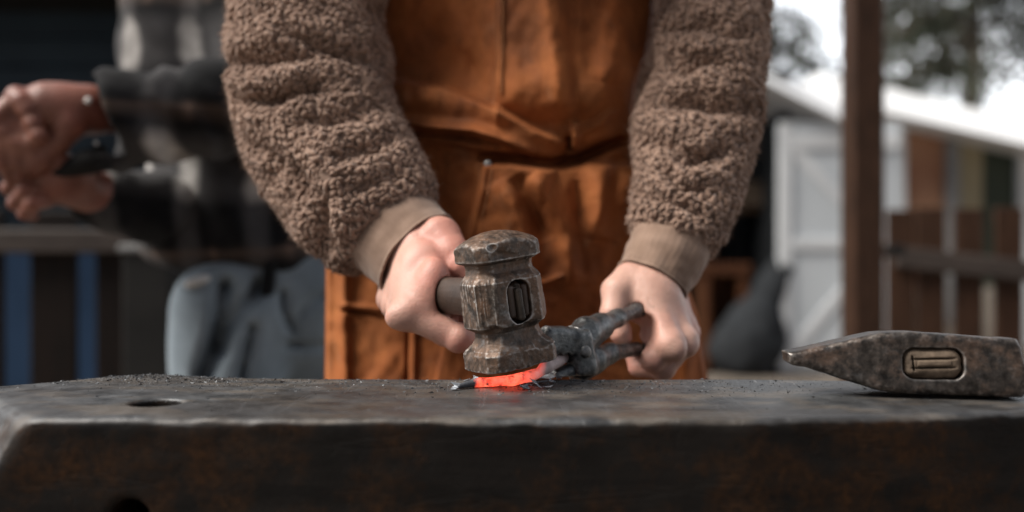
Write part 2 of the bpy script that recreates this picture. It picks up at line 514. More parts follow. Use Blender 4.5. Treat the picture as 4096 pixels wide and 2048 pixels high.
# gable roof slab seen along its eave: slopes down to the right
def slab(p0, p1, th, y0, y1):
    (x0, z0), (x1, z1) = p0, p1
    V, F = prism([(x0, z0), (x1, z1), (x1, z1 + th), (x0, z0 + th)], y0, y1)
    V[2:4, 1] += th * 1.6          # the near face is the roof slope itself, rising away from the eave
    return V, F
V, F = slab((X(2700, D), Z(185, D)), (X(3420, D), Z(545, D)), .27, D - .25, D + 1.9); link('roof', V, F, M_roofw, s, smooth=False)
V, F = slab((X(1500, D), Z(185, D)), (X(2700, D), Z(185, D)), .27, D - .25, D + 1.9); link('roof', V, F, M_roofw, s, smooth=False)
Dd = 6.9
x0, x1, z0, z1 = X(3112, Dd), X(3600, Dd), .03, Z(492, Dd)
dr = link('door', *merge([box(((x0 + x1) / 2, Dd, (z0 + z1) / 2), (x1 - x0, .04, z1 - z0), bev=.003)]), M_white, s, smooth=False)
L = [box((x0 + .045, Dd - .032, (z0 + z1) / 2), (.09, .024, z1 - z0), bev=.003)]
for zz in (z1 - .14, Z(975, Dd), z0 + .10): L.append(box(((x0 + x1) / 2 + .04, Dd - .031, zz), (x1 - x0 - .1, .022, .12 if zz > z1 - .2 else .085), bev=.003))
zt, zm = z1 - .2, Z(975, Dd) + .05
Lb = math.hypot(.62, zt - zm); L.append(box((x0 + .42, Dd - .028, (zt + zm) / 2), (Lb, .014, .08), (0, math.degrees(math.atan2(zt - zm, .62)), 0), .003))
zt2, zb2 = Z(975, Dd) - .06, z0 + .16
L.append(box((x0 + .42, Dd - .028, (zt2 + zb2) / 2), (math.hypot(.62, zt2 - zb2), .014, .08), (0, -math.degrees(math.atan2(zt2 - zb2, .62)), 0), .003))
link('brace', *merge(L), M_trim, s, smooth=False)
# shelf and stored things in the bay
M_shelf = wood('old_shelf', (.03, .018, .01), (.10, .06, .035), (1, 8, 8), 6)
V, F = merge([box((X(2960, 7.6), 7.6, Z(840, 7.6)), (.75, .35, .05)), box((X(2960, 7.6), 7.6, Z(1290, 7.6)), (.75, .35, .04)), box((X(3080, 7.6), 7.6, .8), (.05, .3, 1.6)), box((X(2800, 7.6), 7.6, .8), (.05, .3, 1.6))])
e = empty('storage_shelf', (X(2960, 7.6), 7.6, 0), 'dark wooden shelf standing inside the shed bay', 'shelf')
link('frame', V, F, M_shelf, e, smooth=False)
M_or = simple('orange_paint', (.05, .018, .008), (.12, .045, .018), 5, .7)
M_tan = simple('tan_card', (.14, .10, .07), (.24, .18, .13), 5, .8)
def crate(px, py, w, h, D, m, lab, grp=None):
    x, z = X(px, D), Z(py, D)
    V, F = merge([box((x, D, z + h / 2), (w, .25, h), bev=.01), box((x, D - .13, z + h * .85), (w + .02, .02, h * .2), bev=.004), box((x, D - .13, z + h * .15), (w + .02, .02, h * .2), bev=.004)])
    return tag(link('storage_box', V, F, m, smooth=False), lab, 'box', grp)
crate(3020, 826, .36, .20, 7.55, M_tan, 'tan box on the upper shelf in the shed bay')
crate(2870, 826, .26, .26, 7.55, M_or, 'rusty orange box beside the tan box on the shed shelf')
# wheel-like orange hoop and grey sack
x, z = X(2895, 7.1), 0
L = [box((x - .16, 7.1, .38), (.05, .3, .76), bev=.006), box((x + .12, 7.1, .38), (.07, .3, .76), bev=.006), box((x - .02, 7.1, .80), (.40, .32, .09), bev=.008), box((x - .02, 7.1, .30), (.3, .28, .05), bev=.006), box((x - .02, 7.23, .4), (.3, .03, .78), bev=.004)]
tag(link('open_cabinet', *merge(L), M_or, smooth=False), 'small rusty orange open cabinet standing in the shed bay beside the grey sack', 'cabinet')
G = grid((X(2860, 6.9) - .1, 6.6, -.02), (X(3110, 6.9) + .1, 7.3, 1.05), .03)
cx = X(3000, 6.95)
Sf = smin(ell(G, (cx, 6.95, .22), (.30, .22, .26)), cone(G, (cx - .05, 6.95, .2), (cx + .22, 6.95, .80), .22, .10), .1) + .05 * noise3(G[0] * 5, G[1] * 5, G[2] * 6) + .02 * noise3(G[0] * 14, G[1] * 14, G[2] * 9)
V, F = surface_nets(Sf, (X(2860, 6.9) - .1, 6.6, -.02), .03)
tag(link('grey_sack', V, F, simple('sackcloth', (.015, .0165, .0185), (.038, .042, .047), 4, .9)), 'slumped grey sack on the gravel beside the white door', 'sack')

# ---- pale building farther right with glazed bays
D = 9.0
g = empty('glazed_outbuilding', (X(3850, D), D, 0), 'white outbuilding with glazed bays and a bright sloping roof behind the right fence', 'building')
V, F = slab((X(3300, D), Z(440, D)), (X(4700, D), Z(770, D)), .40, D - .5, D + 3.5); link('roof', V, F, M_roofw, g, smooth=False)
L = []
for p0, p1 in ((3480, 3612), (4068, 4140), (4560, 4640)): link('corner_board', *box(((X(p0, D) + X(p1, D)) / 2, D, 1.05), (X(p1, D) - X(p0, D), .14, 2.2), bev=.004), M_trim, g, smooth=False)
link('mullion', *merge([box((X(3805, D), D - .01, 1.2), (.12, .1, 1.9), bev=.004)]), simple('grey_mullion', (.18, .18, .18), (.28, .28, .28), 3, .6), g, smooth=False)
link('plinth', *merge([box((X(3850, D), D + .03, .3), (X(4140, D) - X(3480, D), .1, .6), bev=.004)]), simple('tan_plinth', (.32, .27, .22), (.44, .39, .33), 2, .8), g, smooth=False)
for nm, p0, p1, c0, c1 in (('panel', 3612, 3780, (.30, .13, .07), (.50, .28, .17)), ('panel', 3830, 3935, (.26, .22, .13), (.42, .36, .24)), ('panel', 3935, 4068, (.015, .03, .02), (.05, .06, .04)), ('panel', 4140, 4560, (.2, .18, .15), (.4, .35, .3))):
    o = link(nm, *merge([box(((X(p0, D) + X(p1, D)) / 2, D + .05, 1.35), (X(p1, D) - X(p0, D), .06, 1.7), bev=.003)]), simple('bay_panel', c0, c1, 1.6, .5, spec=.3), g, smooth=False)

# ---- trees beyond the yard
M_bark = simple('bark', (.04, .03, .022), (.10, .08, .06), 14, .9, 30, .6, .02)
M_leaf = NT('evergreen_foliage')
_n = M_leaf.noise(1.3, 4)
M_leaf = M_leaf.set(col=M_leaf.ramp(_n, [(.35, (.020, .026, .016)), (.65, (.075, .080, .058))]), rough=.7, spec=.2)
def tree(label, x, y, h, rad, zlow, n, seed, hang=.6):
    r = np.random.default_rng(seed)
    t = empty('evergreen_tree', (x, y, 0), label, 'tree', 'trees beyond the yard')
    zz = np.linspace(0, h, 10)
    off = np.cumsum(r.normal(0, .06, (10, 2)), 0)
    tp = np.array([[x + off[i, 0], y + off[i, 1], zz[i]] for i in range(10)])
    L = [tube(tp, np.linspace(.16, .03, 10), 10)]
    LV = []
    tips = []
    for i in range(46):
        f = r.uniform(zlow / h, .97)
        p = np.array([np.interp(f * h, zz, tp[:, 0]), np.interp(f * h, zz, tp[:, 1]), f * h])
        a = r.uniform(0, 6.28); ln = rad * (1.15 - f * .75) * r.uniform(.6, 1.15)
        d = np.array([math.cos(a), math.sin(a), 0])
        pts = [p + d * ln * k + np.array([0, 0, .25 * ln * k - hang * ln * k * k]) for k in np.linspace(0, 1, 6)]
        L.append(tube(pts, np.linspace(.035, .008, 6), 6))
        tips.append(pts)
    link('trunk', *merge(L), M_bark, t)
    n_b = n // len(tips)
    for pts in tips:
        pts = np.array(pts)
        k = r.uniform(.15, 1.05, n_b) ** .8 * 5
        i0 = np.clip(k.astype(int), 0, 4); f = (k - i0)[:, None]
        c = pts[i0] * (1 - f) + pts[i0 + 1] * f
        c = c + r.normal(0, .11, (n_b, 3)) * (1, 1, .6) - np.array([0, 0, 1]) * np.abs(r.normal(0, .17, n_b))[:, None]
        dr = r.normal(0, .5, (n_b, 3)) + (0, 0, -1.0); dr /= np.linalg.norm(dr, axis=1)[:, None]
        sd = np.cross(dr, r.normal(size=(n_b, 3))); sd /= np.linalg.norm(sd, axis=1)[:, None]
        ln = r.uniform(.06, .16, n_b)[:, None]; w = r.uniform(.010, .028, n_b)[:, None]
        LV.append(np.stack([c - dr * ln * .5, c + sd * w, c + dr * ln * .5, c - sd * w], 1).reshape(-1, 3))
    V = np.concatenate(LV)
    link('crown', V, np.arange(len(V)).reshape(-1, 4), M_leaf, t)
tree('dark evergreen with drooping branches directly right of the timber post', X(3900, 12), 12, 6.5, 2.5, 3.3, 11000, 3)
tree('evergreen leaning over the white roof at the far right', X(4500, 11), 11.5, 6.0, 2.3, 3.2, 9000, 5)
tree('thin evergreen above the shed roof left of the timber post', X(3150, 13), 13, 6.0, 1.5, 3.2, 6000, 8)
tree('tall evergreen behind the blacksmith, its crown reaching over the shed', X(2500, 15), 15, 7.5, 2.2, 3.4, 8000, 11)
tree('broad evergreen standing farthest back between the two right roofs', X(3560, 18), 18, 8.0, 2.6, 4.0, 9000, 13)

# ================================================================== anvil
ZT = .80
def anvil_mat():
    t = NT('anvil_iron')
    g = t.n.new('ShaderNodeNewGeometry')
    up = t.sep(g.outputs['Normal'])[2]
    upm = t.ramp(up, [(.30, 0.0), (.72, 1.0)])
    n0 = t.noise(9, 6, .6, t.map((1, 1.6, 1.2))); n1 = t.noise(46, 8, .65); n2 = t.noise(230, 5, .65); n3 = t.noise(900, 3, .6)
    steel = t.ramp(n1, [(.3, (.036, .038, .040)), (.7, (.118, .121, .124))])
    tan = t.ramp(t.noise(14, 6, .65, t.map((1, 2.2, 1))), [(.48, 0.0), (.60, 1.0)])
    steel = t.mix(t.math('MULTIPLY', tan, .45), steel, (.23, .185, .14))
    brn = t.ramp(t.noise(7, 5, .6, t.map((1, 1.5, 1), loc=(.3, 0, 0))), [(.45, 0.0), (.6, 1.0)])
    steel = t.mix(t.math('MULTIPLY', brn, .45), steel, (.040, .032, .027))
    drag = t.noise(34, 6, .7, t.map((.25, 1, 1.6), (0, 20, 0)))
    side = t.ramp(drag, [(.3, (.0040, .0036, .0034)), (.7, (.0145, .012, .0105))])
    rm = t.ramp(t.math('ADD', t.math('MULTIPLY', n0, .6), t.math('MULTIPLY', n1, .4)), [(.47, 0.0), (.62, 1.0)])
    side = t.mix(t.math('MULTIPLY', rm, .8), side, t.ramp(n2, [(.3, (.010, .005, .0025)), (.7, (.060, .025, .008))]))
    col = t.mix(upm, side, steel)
    pe = t.ramp(t.math('ADD', t.point(), t.math('MULTIPLY', t.math('SUBTRACT', n1, .5), .06)), [(.53, 0.0), (.6, 1.0)])
    col = t.mix(t.math('MULTIPLY', pe, .10), col, (.30, .30, .30))
    h = t.math('ADD', t.math('MULTIPLY', n1, .7), t.math('MULTIPLY', n2, .3))
    h = t.math('ADD', h, t.math('MULTIPLY', n3, .12))
    sc1 = t.ramp(t.noise(60, 3, .5, t.map((.12, 2.2, 1), (0, 0, 24)), .3), [(.60, 0.0), (.63, 1.0), (.66, 0.0)])
    sc2 = t.ramp(t.noise(48, 3, .5, t.map((2.4, .12, 1), (0, 0, -38), (2, 1, 0)), .3), [(.62, 0.0), (.645, 1.0), (.67, 0.0)])
    scr = t.math('MAXIMUM', sc1, sc2)
    col = t.mix(t.math('MULTIPLY', t.math('MULTIPLY', scr, upm), .16), col, (.24, .24, .25))
    h = t.math('SUBTRACT', h, t.math('MULTIPLY', scr, .25))
    met = t.mix(upm, .04, .55)
    t.l.new(t.mix(upm, .12, .5), t.b.inputs['Specular IOR Level'])
    rg = t.mix(upm, t.ramp(n2, [(.3, .5), (.7, .8)]), t.ramp(n1, [(.3, .34), (.7, .62)]))
    return t.set(col=col, metal=met, rough=rg, nor=t.bump(h, .38, .002))
M_anvil = anvil_mat()
lo, hi, h = (-.50, .545, .555), (.50, .84, .812), .0026
G = grid(lo, hi, h); Xg, Yg, Zg = G
# face block: front edge follows the photographed edge, the back edge tapers off at the left
front = np.interp(Xg[:, 0, 0], [-.5, -.30, -.1, .15, .25, .34, .5], [.578, .578, .575, .577, .588, .604, .612]).astype(np.float32)[:, None, None]
back = np.interp(Xg[:, 0, 0], [-.5, -.41, -.335, -.31, -.25, -.1, .2, .5], [.70, .728, .776, .786, .776, .768, .766, .748]).astype(np.float32)[:, None, None]
ztop = (ZT + .0012 * noise3(Xg * 9, Yg * 9, 0 * Zg) - .0016 * np.exp(-((Xg - .08) / .09) ** 2 - ((Yg - .66) / .05) ** 2) + .0022 * np.exp(-((Xg + .31) / .05) ** 2 - ((Yg - .77) / .025) ** 2))
d = smax(smax(front - Yg, Yg - back, .004), Zg - ztop, .0068)
edge_n = .0016 * noise3(Xg * 38, Yg * 38, Zg * 38) + .0007 * noise3(Xg * 120, Yg * 120, Zg * 120)
d = d + edge_n * sstep(.015, .0, np.abs(Yg - front) * .8 + np.abs(Zg - ZT) * .4) + .0006 * noise3(Xg * 60, Yg * 60, Zg * 60) * sstep(.0, .02, ZT - Zg)
d = d - .0006 * noise3(Xg * 12, Yg * 12, Zg * 12) * sstep(.005, .05, ZT - Zg)
A = P(130, 1662, .573); B = P(0, 1862, .573); C = np.array([-.372, .655, ZT])
nn = np.cross(B - A, C - A); nn /= np.linalg.norm(nn)
if nn[0] > 0: nn = -nn
d = smax(d, (Xg - A[0]) * nn[0] + (Yg - A[1]) * nn[1] + (Zg - A[2]) * nn[2] + .0022 * noise3(Xg * 45, Yg * 45, Zg * 45) + .0009 * noise3(Xg * 160, Yg * 160, Zg * 160), .007)
d = smax(d, .60 - Zg + .25 * 0, .01)                                      # underside of the heavy face block
hp = P(625, 1610, .6405)
d = smax(d, .0172 - np.sqrt((Xg - hp[0]) ** 2 + (Yg - hp[1]) ** 2) , .003)     # punch hole
hb = P(505, 2092, .573)
d = smax(d, .0135 - np.sqrt((Xg - hb[0]) ** 2 + (Zg - hb[2]) ** 2) - 2 * np.maximum(Yg - .64, 0), .003)   # handling hole in the front
V, F = surface_nets(d, lo, h)
anv = empty('anvil', (0, .67, .0), 'massive rust-brown steel anvil with a round hole in its worn grey face', 'anvil')
# narrow body and feet below
Gb = grid((-.5, .5, .22), (.5, .86, .63), .012)
wz = np.interp(Gb[2], [.22, .28, .36, .5, .6, .64], [.46, .40, .24, .22, .34, .44]).astype(np.float32)
dz = np.interp(Gb[2], [.22, .28, .36, .5, .6, .64], [.14, .13, .075, .07, .09, .09]).astype(np.float32)
db = smax(smax(np.abs(Gb[0]) - wz, np.abs(Gb[1] - .675) - dz, .02), np.abs(Gb[2] - .43) - .195, .01)
Vb, Fb = surface_nets(db, (-.5, .5, .22), .012)
link('face_block', V, F, M_anvil, anv)
link('waist_and_feet', Vb, Fb, M_anvil, anv)
# stump
M_stump = wood('stump_wood', (.05, .03, .02), (.16, .10, .06), (6, 6, 1), 9, .8, .6)
rr = []
for k in range(48):
    a = 2 * math.pi * k / 48; rr.append(.30 + .012 * math.sin(3 * a + 1) + .008 * math.sin(7 * a))
V = []
for z in (0, .02, .215, .235):
    for k in range(48):
        a = 2 * math.pi * k / 48; q = rr[k] * (1.5 if True else 1) - (.01 if z in (0, .235) else 0)
        V.append([q * math.cos(a), .68 + rr[k] * .62 * math.sin(a), z])
F = [gridfaces(4, 48, True)[:, ::-1], np.arange(48)[::-1][None, :], (np.arange(48) + 144)[None, :]]
tag(link('tree_stump', V, F, M_stump, origin=(0, .68, 0)), 'broad wooden stump carrying the anvil', 'stump')

# ---- forge scale: big flakes are things, the fine grit is stuff
M_scale = simple('forge_scale', (.15, .165, .185), (.40, .43, .46), 160, .45, 500, .5, .001, metal=.15)
def flake_mesh(c, s, r, curl=.4):
    n = 9; m = 3
    ang = np.sort(r.uniform(0, 2 * math.pi, n)); rad = s * r.uniform(.55, 1.0, n)
    asp = r.uniform(.45, .8)
    V = [[0, 0, 0]]
    for k in range(1, m + 1):
        for i in range(n):
            q = rad[i] * k / m
            V.append([q * math.cos(ang[i]), q * asp * math.sin(ang[i]), curl * (q * math.cos(ang[i])) ** 2 / s + r.normal(0, .03 * s)])
    V = np.array(V); V[:, 2] -= V[:, 2].mean()
    T = np.array([[0, 1 + i, 1 + (i + 1) % n] for i in range(n)])
    Q = np.array([[1 + k * n + i, 1 + (k + 1) * n + i, 1 + (k + 1) * n + (i + 1) % n, 1 + k * n + (i + 1) % n] for k in range(m - 1) for i in range(n)])
    th = .00035
    V2 = V - (0, 0, th); N = len(V)
    rim = np.array([[1 + (m - 1) * n + i, N + 1 + (m - 1) * n + i, N + 1 + (m - 1) * n + (i + 1) % n, 1 + (m - 1) * n + (i + 1) % n] for i in range(n)])
    E = np.array(Euler((r.normal(0, .3), r.normal(0, .3), r.uniform(0, 6.28))).to_matrix())
    W = np.concatenate([V, V2]) @ E.T
    W[:, 2] -= W[:, 2].min()
    return W + np.array(c), [T, T[:, ::-1] + N, Q, Q[:, ::-1] + N, rim]
rf = np.random.default_rng(21)
def onface(px, py):
    Dq = (CAMZ - ZT) * FPX / (py - 1024)
    return P(px, py, Dq)
flake_spots = [(1845, 1553, .0062), (1868, 1528, .004), (1905, 1524, .0035), (2110, 1548, .0055), (2152, 1538, .0085), (2178, 1518, .0095), (2205, 1512, .006),
               (2142, 1554, .006), (2098, 1560, .0045), (2215, 1534, .004), (1884, 1540, .003), (2190, 1552, .0035), (2228, 1519, .004), (2130, 1525, .0055), (1818, 1560, .003)]
desc = ['curled under the dark tip of the glowing bar', 'just behind the dark tip of the glowing bar', 'small and upright behind the bar', 'against the near edge of the glowing bar', 'large and curled beside the bar',
        'largest and jagged, right of the bar under the hammer', 'leaning on the largest flake by the tongs', 'flat and nearest the camera right of the bar', 'thin, lowest under the glowing bar', 'rightmost of the loose flakes near the tongs', 'tiny, left of the bar',
        'flat, alone right of the flake heap', 'small and pale behind the flake heap', 'tucked between the bar and the flake heap', 'leftmost, lying apart before the bar tip']
for (px, py, s), ds in zip(flake_spots, desc):
    c = onface(px, py)
    V, F = flake_mesh(c + (0, 0, .0005), s * 1.5, rf, rf.uniform(.2, .6))
    tag(link('scale_flake', V, F, M_scale, origin=c, smooth=False), 'grey forge scale flake, ' + ds, 'scale flake', 'loose forge scale flakes')
L = []
def grit(n, cx, cy, sx, sy, s0, s1):
    for i in range(n):
        x = rng.normal(cx, sx); y = rng.normal(cy, sy)
        fy = np.interp(x, [-.5, -.30, -.1, .15, .25, .34, .5], [.577, .577, .574, .575, .586, .60, .61]) + .012
        by = np.interp(x, [-.41, -.335, -.31, -.25, -.1, .2, .5], [.728, .776, .786, .776, .768, .766, .748]) - .004
        if not (fy < y < by) or x < -.40: continue
        s = s0 + (s1 - s0) * rng.random() ** 4
        m = np.array(Euler(rng.uniform(0, 6.28, 3)).to_matrix())
        t = rng.normal(size=(4, 3)) * (s, s, s * .6)
        zt = ZT + .0012 * float(noise3(x * 9, y * 9, 0)) - .0016 * math.exp(-((x - .08) / .09) ** 2 - ((y - .66) / .05) ** 2) + .0022 * math.exp(-((x + .31) / .05) ** 2 - ((y - .77) / .025) ** 2)
        L.append((t + (x, y, zt + s * .25), np.array([[0, 1, 2], [0, 2, 3], [0, 3, 1], [1, 3, 2]])))
grit(2600, -.05, .745, .22, .022, .0003, .0011)
grit(1500, -.30, .760, .045, .014, .0003, .0012)
grit(1300, .07, .72, .10, .028, .0003, .0010)
grit(500, 0, .68, .3, .05, .0003, .0009)
grit(250, .0, .735, .03, .012, .0004, .0013)
tag(link('scale_grit', *merge(L), simple('grit', (.02, .02, .022), (.20, .21, .22), 60, .5, metal=.4), origin=(0, .7, ZT), smooth=False), 'fine grey forge scale grit scattered over the anvil face', 'grit', kind='stuff')

# ================================================================== forging hammer
YAW, ROLL = R(32), R(8.5)
hdir = np.array([-math.sin(YAW), math.cos(YAW), 0.0])            # the handle runs away from the camera to the left
_x = np.array([math.cos(YAW), math.sin(YAW), 0.0]); _z = np.array([0, 0, 1.0])
hx = _x * math.cos(ROLL) + _z * math.sin(ROLL); hz = -_x * math.sin(ROLL) + _z * math.cos(ROLL)
HC = np.array([-.0072, .7195, .8695])
HM = np.stack([hx, hdir, hz], 1)
def hw(V): return V @ HM.T + HC
h = .00062
lo = (-.040, -.034, -.062)
G = grid(lo, (.040, .034, .062), h); Xl, Yl, Zl = G
wob = .0012 * noise3(Xl * 45, Yl * 45, Zl * 45 + 9)
zp = [-.058, -.0395, -.0365, -.0320, -.0275, -.0235, -.0205, -.0185, .0155, .0190, .0225, .0265, .0300, .0312, .0325, .058]
axp = [.0326, .0324, .0310, .0266, .0246, .0246, .0290, .0318, .0312, .0290, .0258, .0250, .0255, .0285, .0302, .0298]
ayp = [.0256, .0252, .0238, .0200, .0184, .0186, .0222, .0244, .0240, .0222, .0188, .0180, .0188, .0222, .0242, .0240]
chp = [.0070, .0070, .0080, .0085, .0080, .0095, .0120, .0125, .0125, .0115, .0090, .0080, .0080, .0085, .0085, .0085]
zz = Zl[0, 0, :] 
ax_ = np.interp(zz, zp, axp).astype(np.float32)[None, None, :]; ay_ = np.interp(zz, zp, ayp).astype(np.float32)[None, None, :]; ch_ = np.interp(zz, zp, chp).astype(np.float32)[None, None, :]
Xw = Xl + wob; Yw = Yl + .001 * noise3(Xl * 40 + 5, Yl * 40, Zl * 40)
aX, aY = np.abs(Xw), np.abs(Yw)
oc = smax(smax(aX - ax_, aY - ay_, .0012), (aX + aY - (ax_ + ay_ - ch_)) * .7071, .0009)
r2 = (Xl / .033) ** 2 + (Yl / .027) ** 2
top = Zl - (.0545 - .0095 * r2 - .0005 * noise3(Xl * 90, Yl * 90, Zl * 0))
bot = -.0545 - Zl + .0016 * r2
d = smax(smax(oc, top, .0022), bot, .0018)
# worn relief: dents, hammered chips, vertical draw marks on the cheek
d = d + .0006 * fbm(Xl * 75, Yl * 75, Zl * 75, 3) + .00040 * noise3(Xl * 330, Yl * 330, Zl * 330)
cheek = sstep(-.012, -.022, Xl) * sstep(.026, .015, np.abs(Zl))
d = d + cheek * (.0011 * noise3(Xl * 330, Yl * 330, Zl * 22) + .0006 * noise3(Xl * 700, Yl * 700, Zl * 40))
chipm = sstep(.10, .45, noise3(Xl * 62 + 3, Yl * 62, Zl * 80 + 2))
lipm = np.exp(-((Zl - .0375) / .004) ** 2) + np.exp(-((Zl + .0380) / .0035) ** 2) + np.exp(-((np.abs(Zl) - .0185) / .003) ** 2) + .8 * np.exp(-((Zl + .054) / .003) ** 2)
d = d + .0026 * chipm * lipm
d = np.maximum(d, -(ell(G, (-.0185, -.0275, .0445), (.0065, .0062, .0052), (0, 20, 10)) + .0008 * noise3(Xl * 150, Yl * 150, Zl * 150)))     # spall on the edge of the poll
d = smax(d, -(sbox(Xl - .0008, Yl, Zl + .0012, .0104, .06, .0168, .0092)), .0016)                                     # eye
# jaggy lower lip of the left cheek
d = d + .0020 * np.exp(-((Zl + .0205) / .0028) ** 2) * sstep(.0, -.006, Yl) * sstep(-.2, .3, noise3(Xl * 110, 0 * Yl, 0 * Zl))
V, F = surface_nets(d, lo, h)
hammer = empty('forging_hammer', HC, 'rusty forged hammer with an octagonal head striking the glowing bar', 'hammer')
link('head', hw(V), F, M_hammer, hammer)
# handle
def wood_end():
    t = NT('charred_handle_wood'); 
    n = t.noise(30, 8, .65, t.map((1, 1, 1))); n2 = t.noise(300, 4, .6)
    return t.set(col=t.ramp(n, [(.3, (.016, .009, .006)), (.7, (.060, .033, .020))]), rough=.55, nor=t.bump(t.math('ADD', n, t.math('MULTIPLY', n2, .4)), .6, .0012))
M_handle = wood_end()
h = .0008; lo = (-.020, -.028, -.024)
G = grid(lo, (.020, .230, .024), h * 1.6); Xl, Yl, Zl = G
s_ = Yl
wx = np.interp(s_, [-.03, .02, .04, .10, .18, .22], [.0088, .0088, .0118, .0122, .0120, .0130]).astype(np.float32)
wz_ = np.interp(s_, [-.03, .02, .04, .10, .18, .22], [.0150, .0150, .0163, .0163, .0160, .0170]).astype(np.float32)
q = np.sqrt((Xl / wx) ** 2 + (Zl / wz_) ** 2)
d = smax(smax((q - 1) * .012, -.0205 - Yl, .002), Yl - .222, .006) + .00035 * noise3(Xl * 260, Yl * 40, Zl * 260)
V, F = surface_nets(d, lo, h * 1.6)
V[:, 0] += .0008; V[:, 2] -= .0012
hd = link('handle', hw(V), F, M_handle, hammer)
h = .00042; lo = (-.0115, -.0285, -.0185)
G = grid(lo, (.0115, -.014, .0185), h); Xl, Yl, Zl = G
def slat(cx, w, z0, z1, f, tilt=0.0):
    return sbox(Xl - cx - tilt * Zl, Yl - f, Zl - (z0 + z1) / 2, w, .004, (z1 - z0) / 2, min(w, .0026)) + .00035 * noise3(Xl * 500, Yl * 200, Zl * 130 + cx * 900)
dd = slat(-.0062, .0034, -.0125, .0135, -.0185)
dd = np.minimum(dd, slat(.0066, .0030, -.0130, .0130, -.0183, .02))
V, F = surface_nets(dd, lo, h)
V[:, 0] += .0008; V[:, 2] -= .0012
link('end_grain', hw(V), F, M_handle, hd)
dd = np.minimum(slat(.0002, .0030, -.0150, .0105, -.0212, -.03), slat(.0000, .0034, .0112, .0140, -.0190))
V, F = surface_nets(dd, lo, h)
V[:, 0] += .0008; V[:, 2] -= .0012
link('wedge', hw(V), F, simple('wedge_wood', (.030, .024, .020), (.075, .058, .046), 120, .5, 400, .4, .001), hammer)

# ================================================================== cross peen hammer lying at the right
def poly_sdf(px, pz, pts):
    dmin = np.full(px.shape, 1e9, np.float32); inside = np.zeros(px.shape, bool)
    n = len(pts)
    for i in range(n):
        ax, az = pts[i]; bx, bz = pts[(i + 1) % n]
        dx, dz = bx - ax, bz - az
        t = np.clip(((px - ax) * dx + (pz - az) * dz) / (dx * dx + dz * dz), 0, 1)
        dmin = np.minimum(dmin, np.hypot(px - ax - t * dx, pz - az - t * dz))
        c = ((az > pz) != (bz > pz)) & (px < (bx - ax) * (pz - az) / (bz - az + 1e-12) + ax)
        inside ^= c
    return np.where(inside, -dmin, dmin)
kx = .630 / FPX
c0 = (3640, 1470)
pts = [(3141, 1424), (3146, 1468), (3168, 1482), (3215, 1490), (3510, 1584), (3590, 1592), (4030, 1598), (4058, 1597), (4072, 1575), (4077, 1530), (4071, 1470), (4058, 1388), (4040, 1352), (4015, 1350), (3990, 1352), (3800, 1338), (3640, 1327), (3520, 1331), (3470, 1342), (3200, 1412)]
pts = [((a - c0[0]) * kx * 1.02, -(b_ - c0[1]) * kx) for a, b_ in pts]
h = .0008; lo = (-.098, -.026, -.028)
G = grid(lo, (.086, .026, .030), h); Xl, Yl, Zl = G
p2 = poly_sdf(Xl[:, 0, :], Zl[:, 0, :], pts)[:, None, :]
dep = np.interp(Xl[:, 0, 0], [-.1, -.06, -.02, .05, .072, .086], [.018, .0195, .0215, .0215, .0225, .0240]).astype(np.float32)[:, None, None]
d = smax(p2 + .0004, np.abs(Yl) - dep, .0052)
d = d + .0010 * noise3(Xl * 40, Yl * 40, Zl * 40) + .0004 * noise3(Xl * 140, Yl * 140, Zl * 140) + .0003 * noise3(Xl * 400, Yl * 400, Zl * 400)
eyec = ((3715 - c0[0]) * kx * 1.02, -(1462 - c0[1]) * kx)
d = smax(d, -sbox(Xl - eyec[0], Yl, Zl - eyec[1] + .0008 * noise3(Xl * 110, 0 * Yl, Zl * 110), .0209, .05, .0114, .0080), .0009)
V, F = surface_nets(d, lo, h)
ya, tl = R(-9), R(5)
PM = np.array((Matrix.Rotation(ya, 3, 'Z') @ Matrix.Rotation(-tl * 0.6, 3, 'X')))
pc = P(3624, 1466, .678)
def pw(V): return V @ PM.T + pc
zmin = pw(V)[:, 2].min(); pc = pc + (0, 0, ZT + .0004 - zmin)
peen = empty('cross_peen_hammer', pc, 'heavy wedge-nosed hammer lying on its side at the right end of the anvil', 'hammer')
link('head', pw(V), F, M_peen, peen)
M_eye = simple('weathered_handle_end', (.055, .040, .029), (.19, .14, .10), 90, .75, 260, .6, .0012)
lo = (eyec[0] - .024, -.024, eyec[1] - .014); h = .0006
G = grid(lo, (eyec[0] + .024, .012, eyec[1] + .014), h); Xl, Yl, Zl = G
d = sbox(Xl - eyec[0], Yl + .004, Zl - eyec[1] + .0006 * noise3(Xl * 110, 0 * Yl, Zl * 110), .0207, .0176, .0111, .0080) + .0010 * noise3(Xl * 70, Yl * 90, Zl * 260)
gz = Zl - eyec[1]; gxx = Xl - eyec[0]
for a in (-.0030, .0034):
    d = smax(d, .0007 - np.maximum(np.abs(gz - a - .04 * gxx), np.abs(gxx - .0005) - .0125 + (Yl + .0195) * 2), .0004)
d = smax(d, .0006 - np.maximum(np.maximum(np.abs(gxx + .0135 + .1 * gz), np.abs(gz) - .005), (Yl + .017)), .0004)
V, F = surface_nets(d, lo, h)
hnd = link('handle', *merge([(pw(V), F), (lambda q: (q[0], q[1]))(tube([pw(np.array([eyec[0], y, eyec[1] - max(0, y) * .03])) for y in (.005, .03, .09, .15, .21)], [.0125, .0115, .011, .0125, .013], 20, .75))]), M_eye, peen)
lo = (eyec[0] - .016, -.024, eyec[1] - .004)
G = grid(lo, (eyec[0] + .016, -.014, eyec[1] + .006), .0005)
d = sbox(G[0] - eyec[0] - .0008, G[1] + .0195, G[2] - eyec[1] - .0003 - .03 * (G[0] - eyec[0]), .0118, .0030, .0021, .0012) + .0003 * noise3(G[0] * 120, G[1] * 300, G[2] * 300)
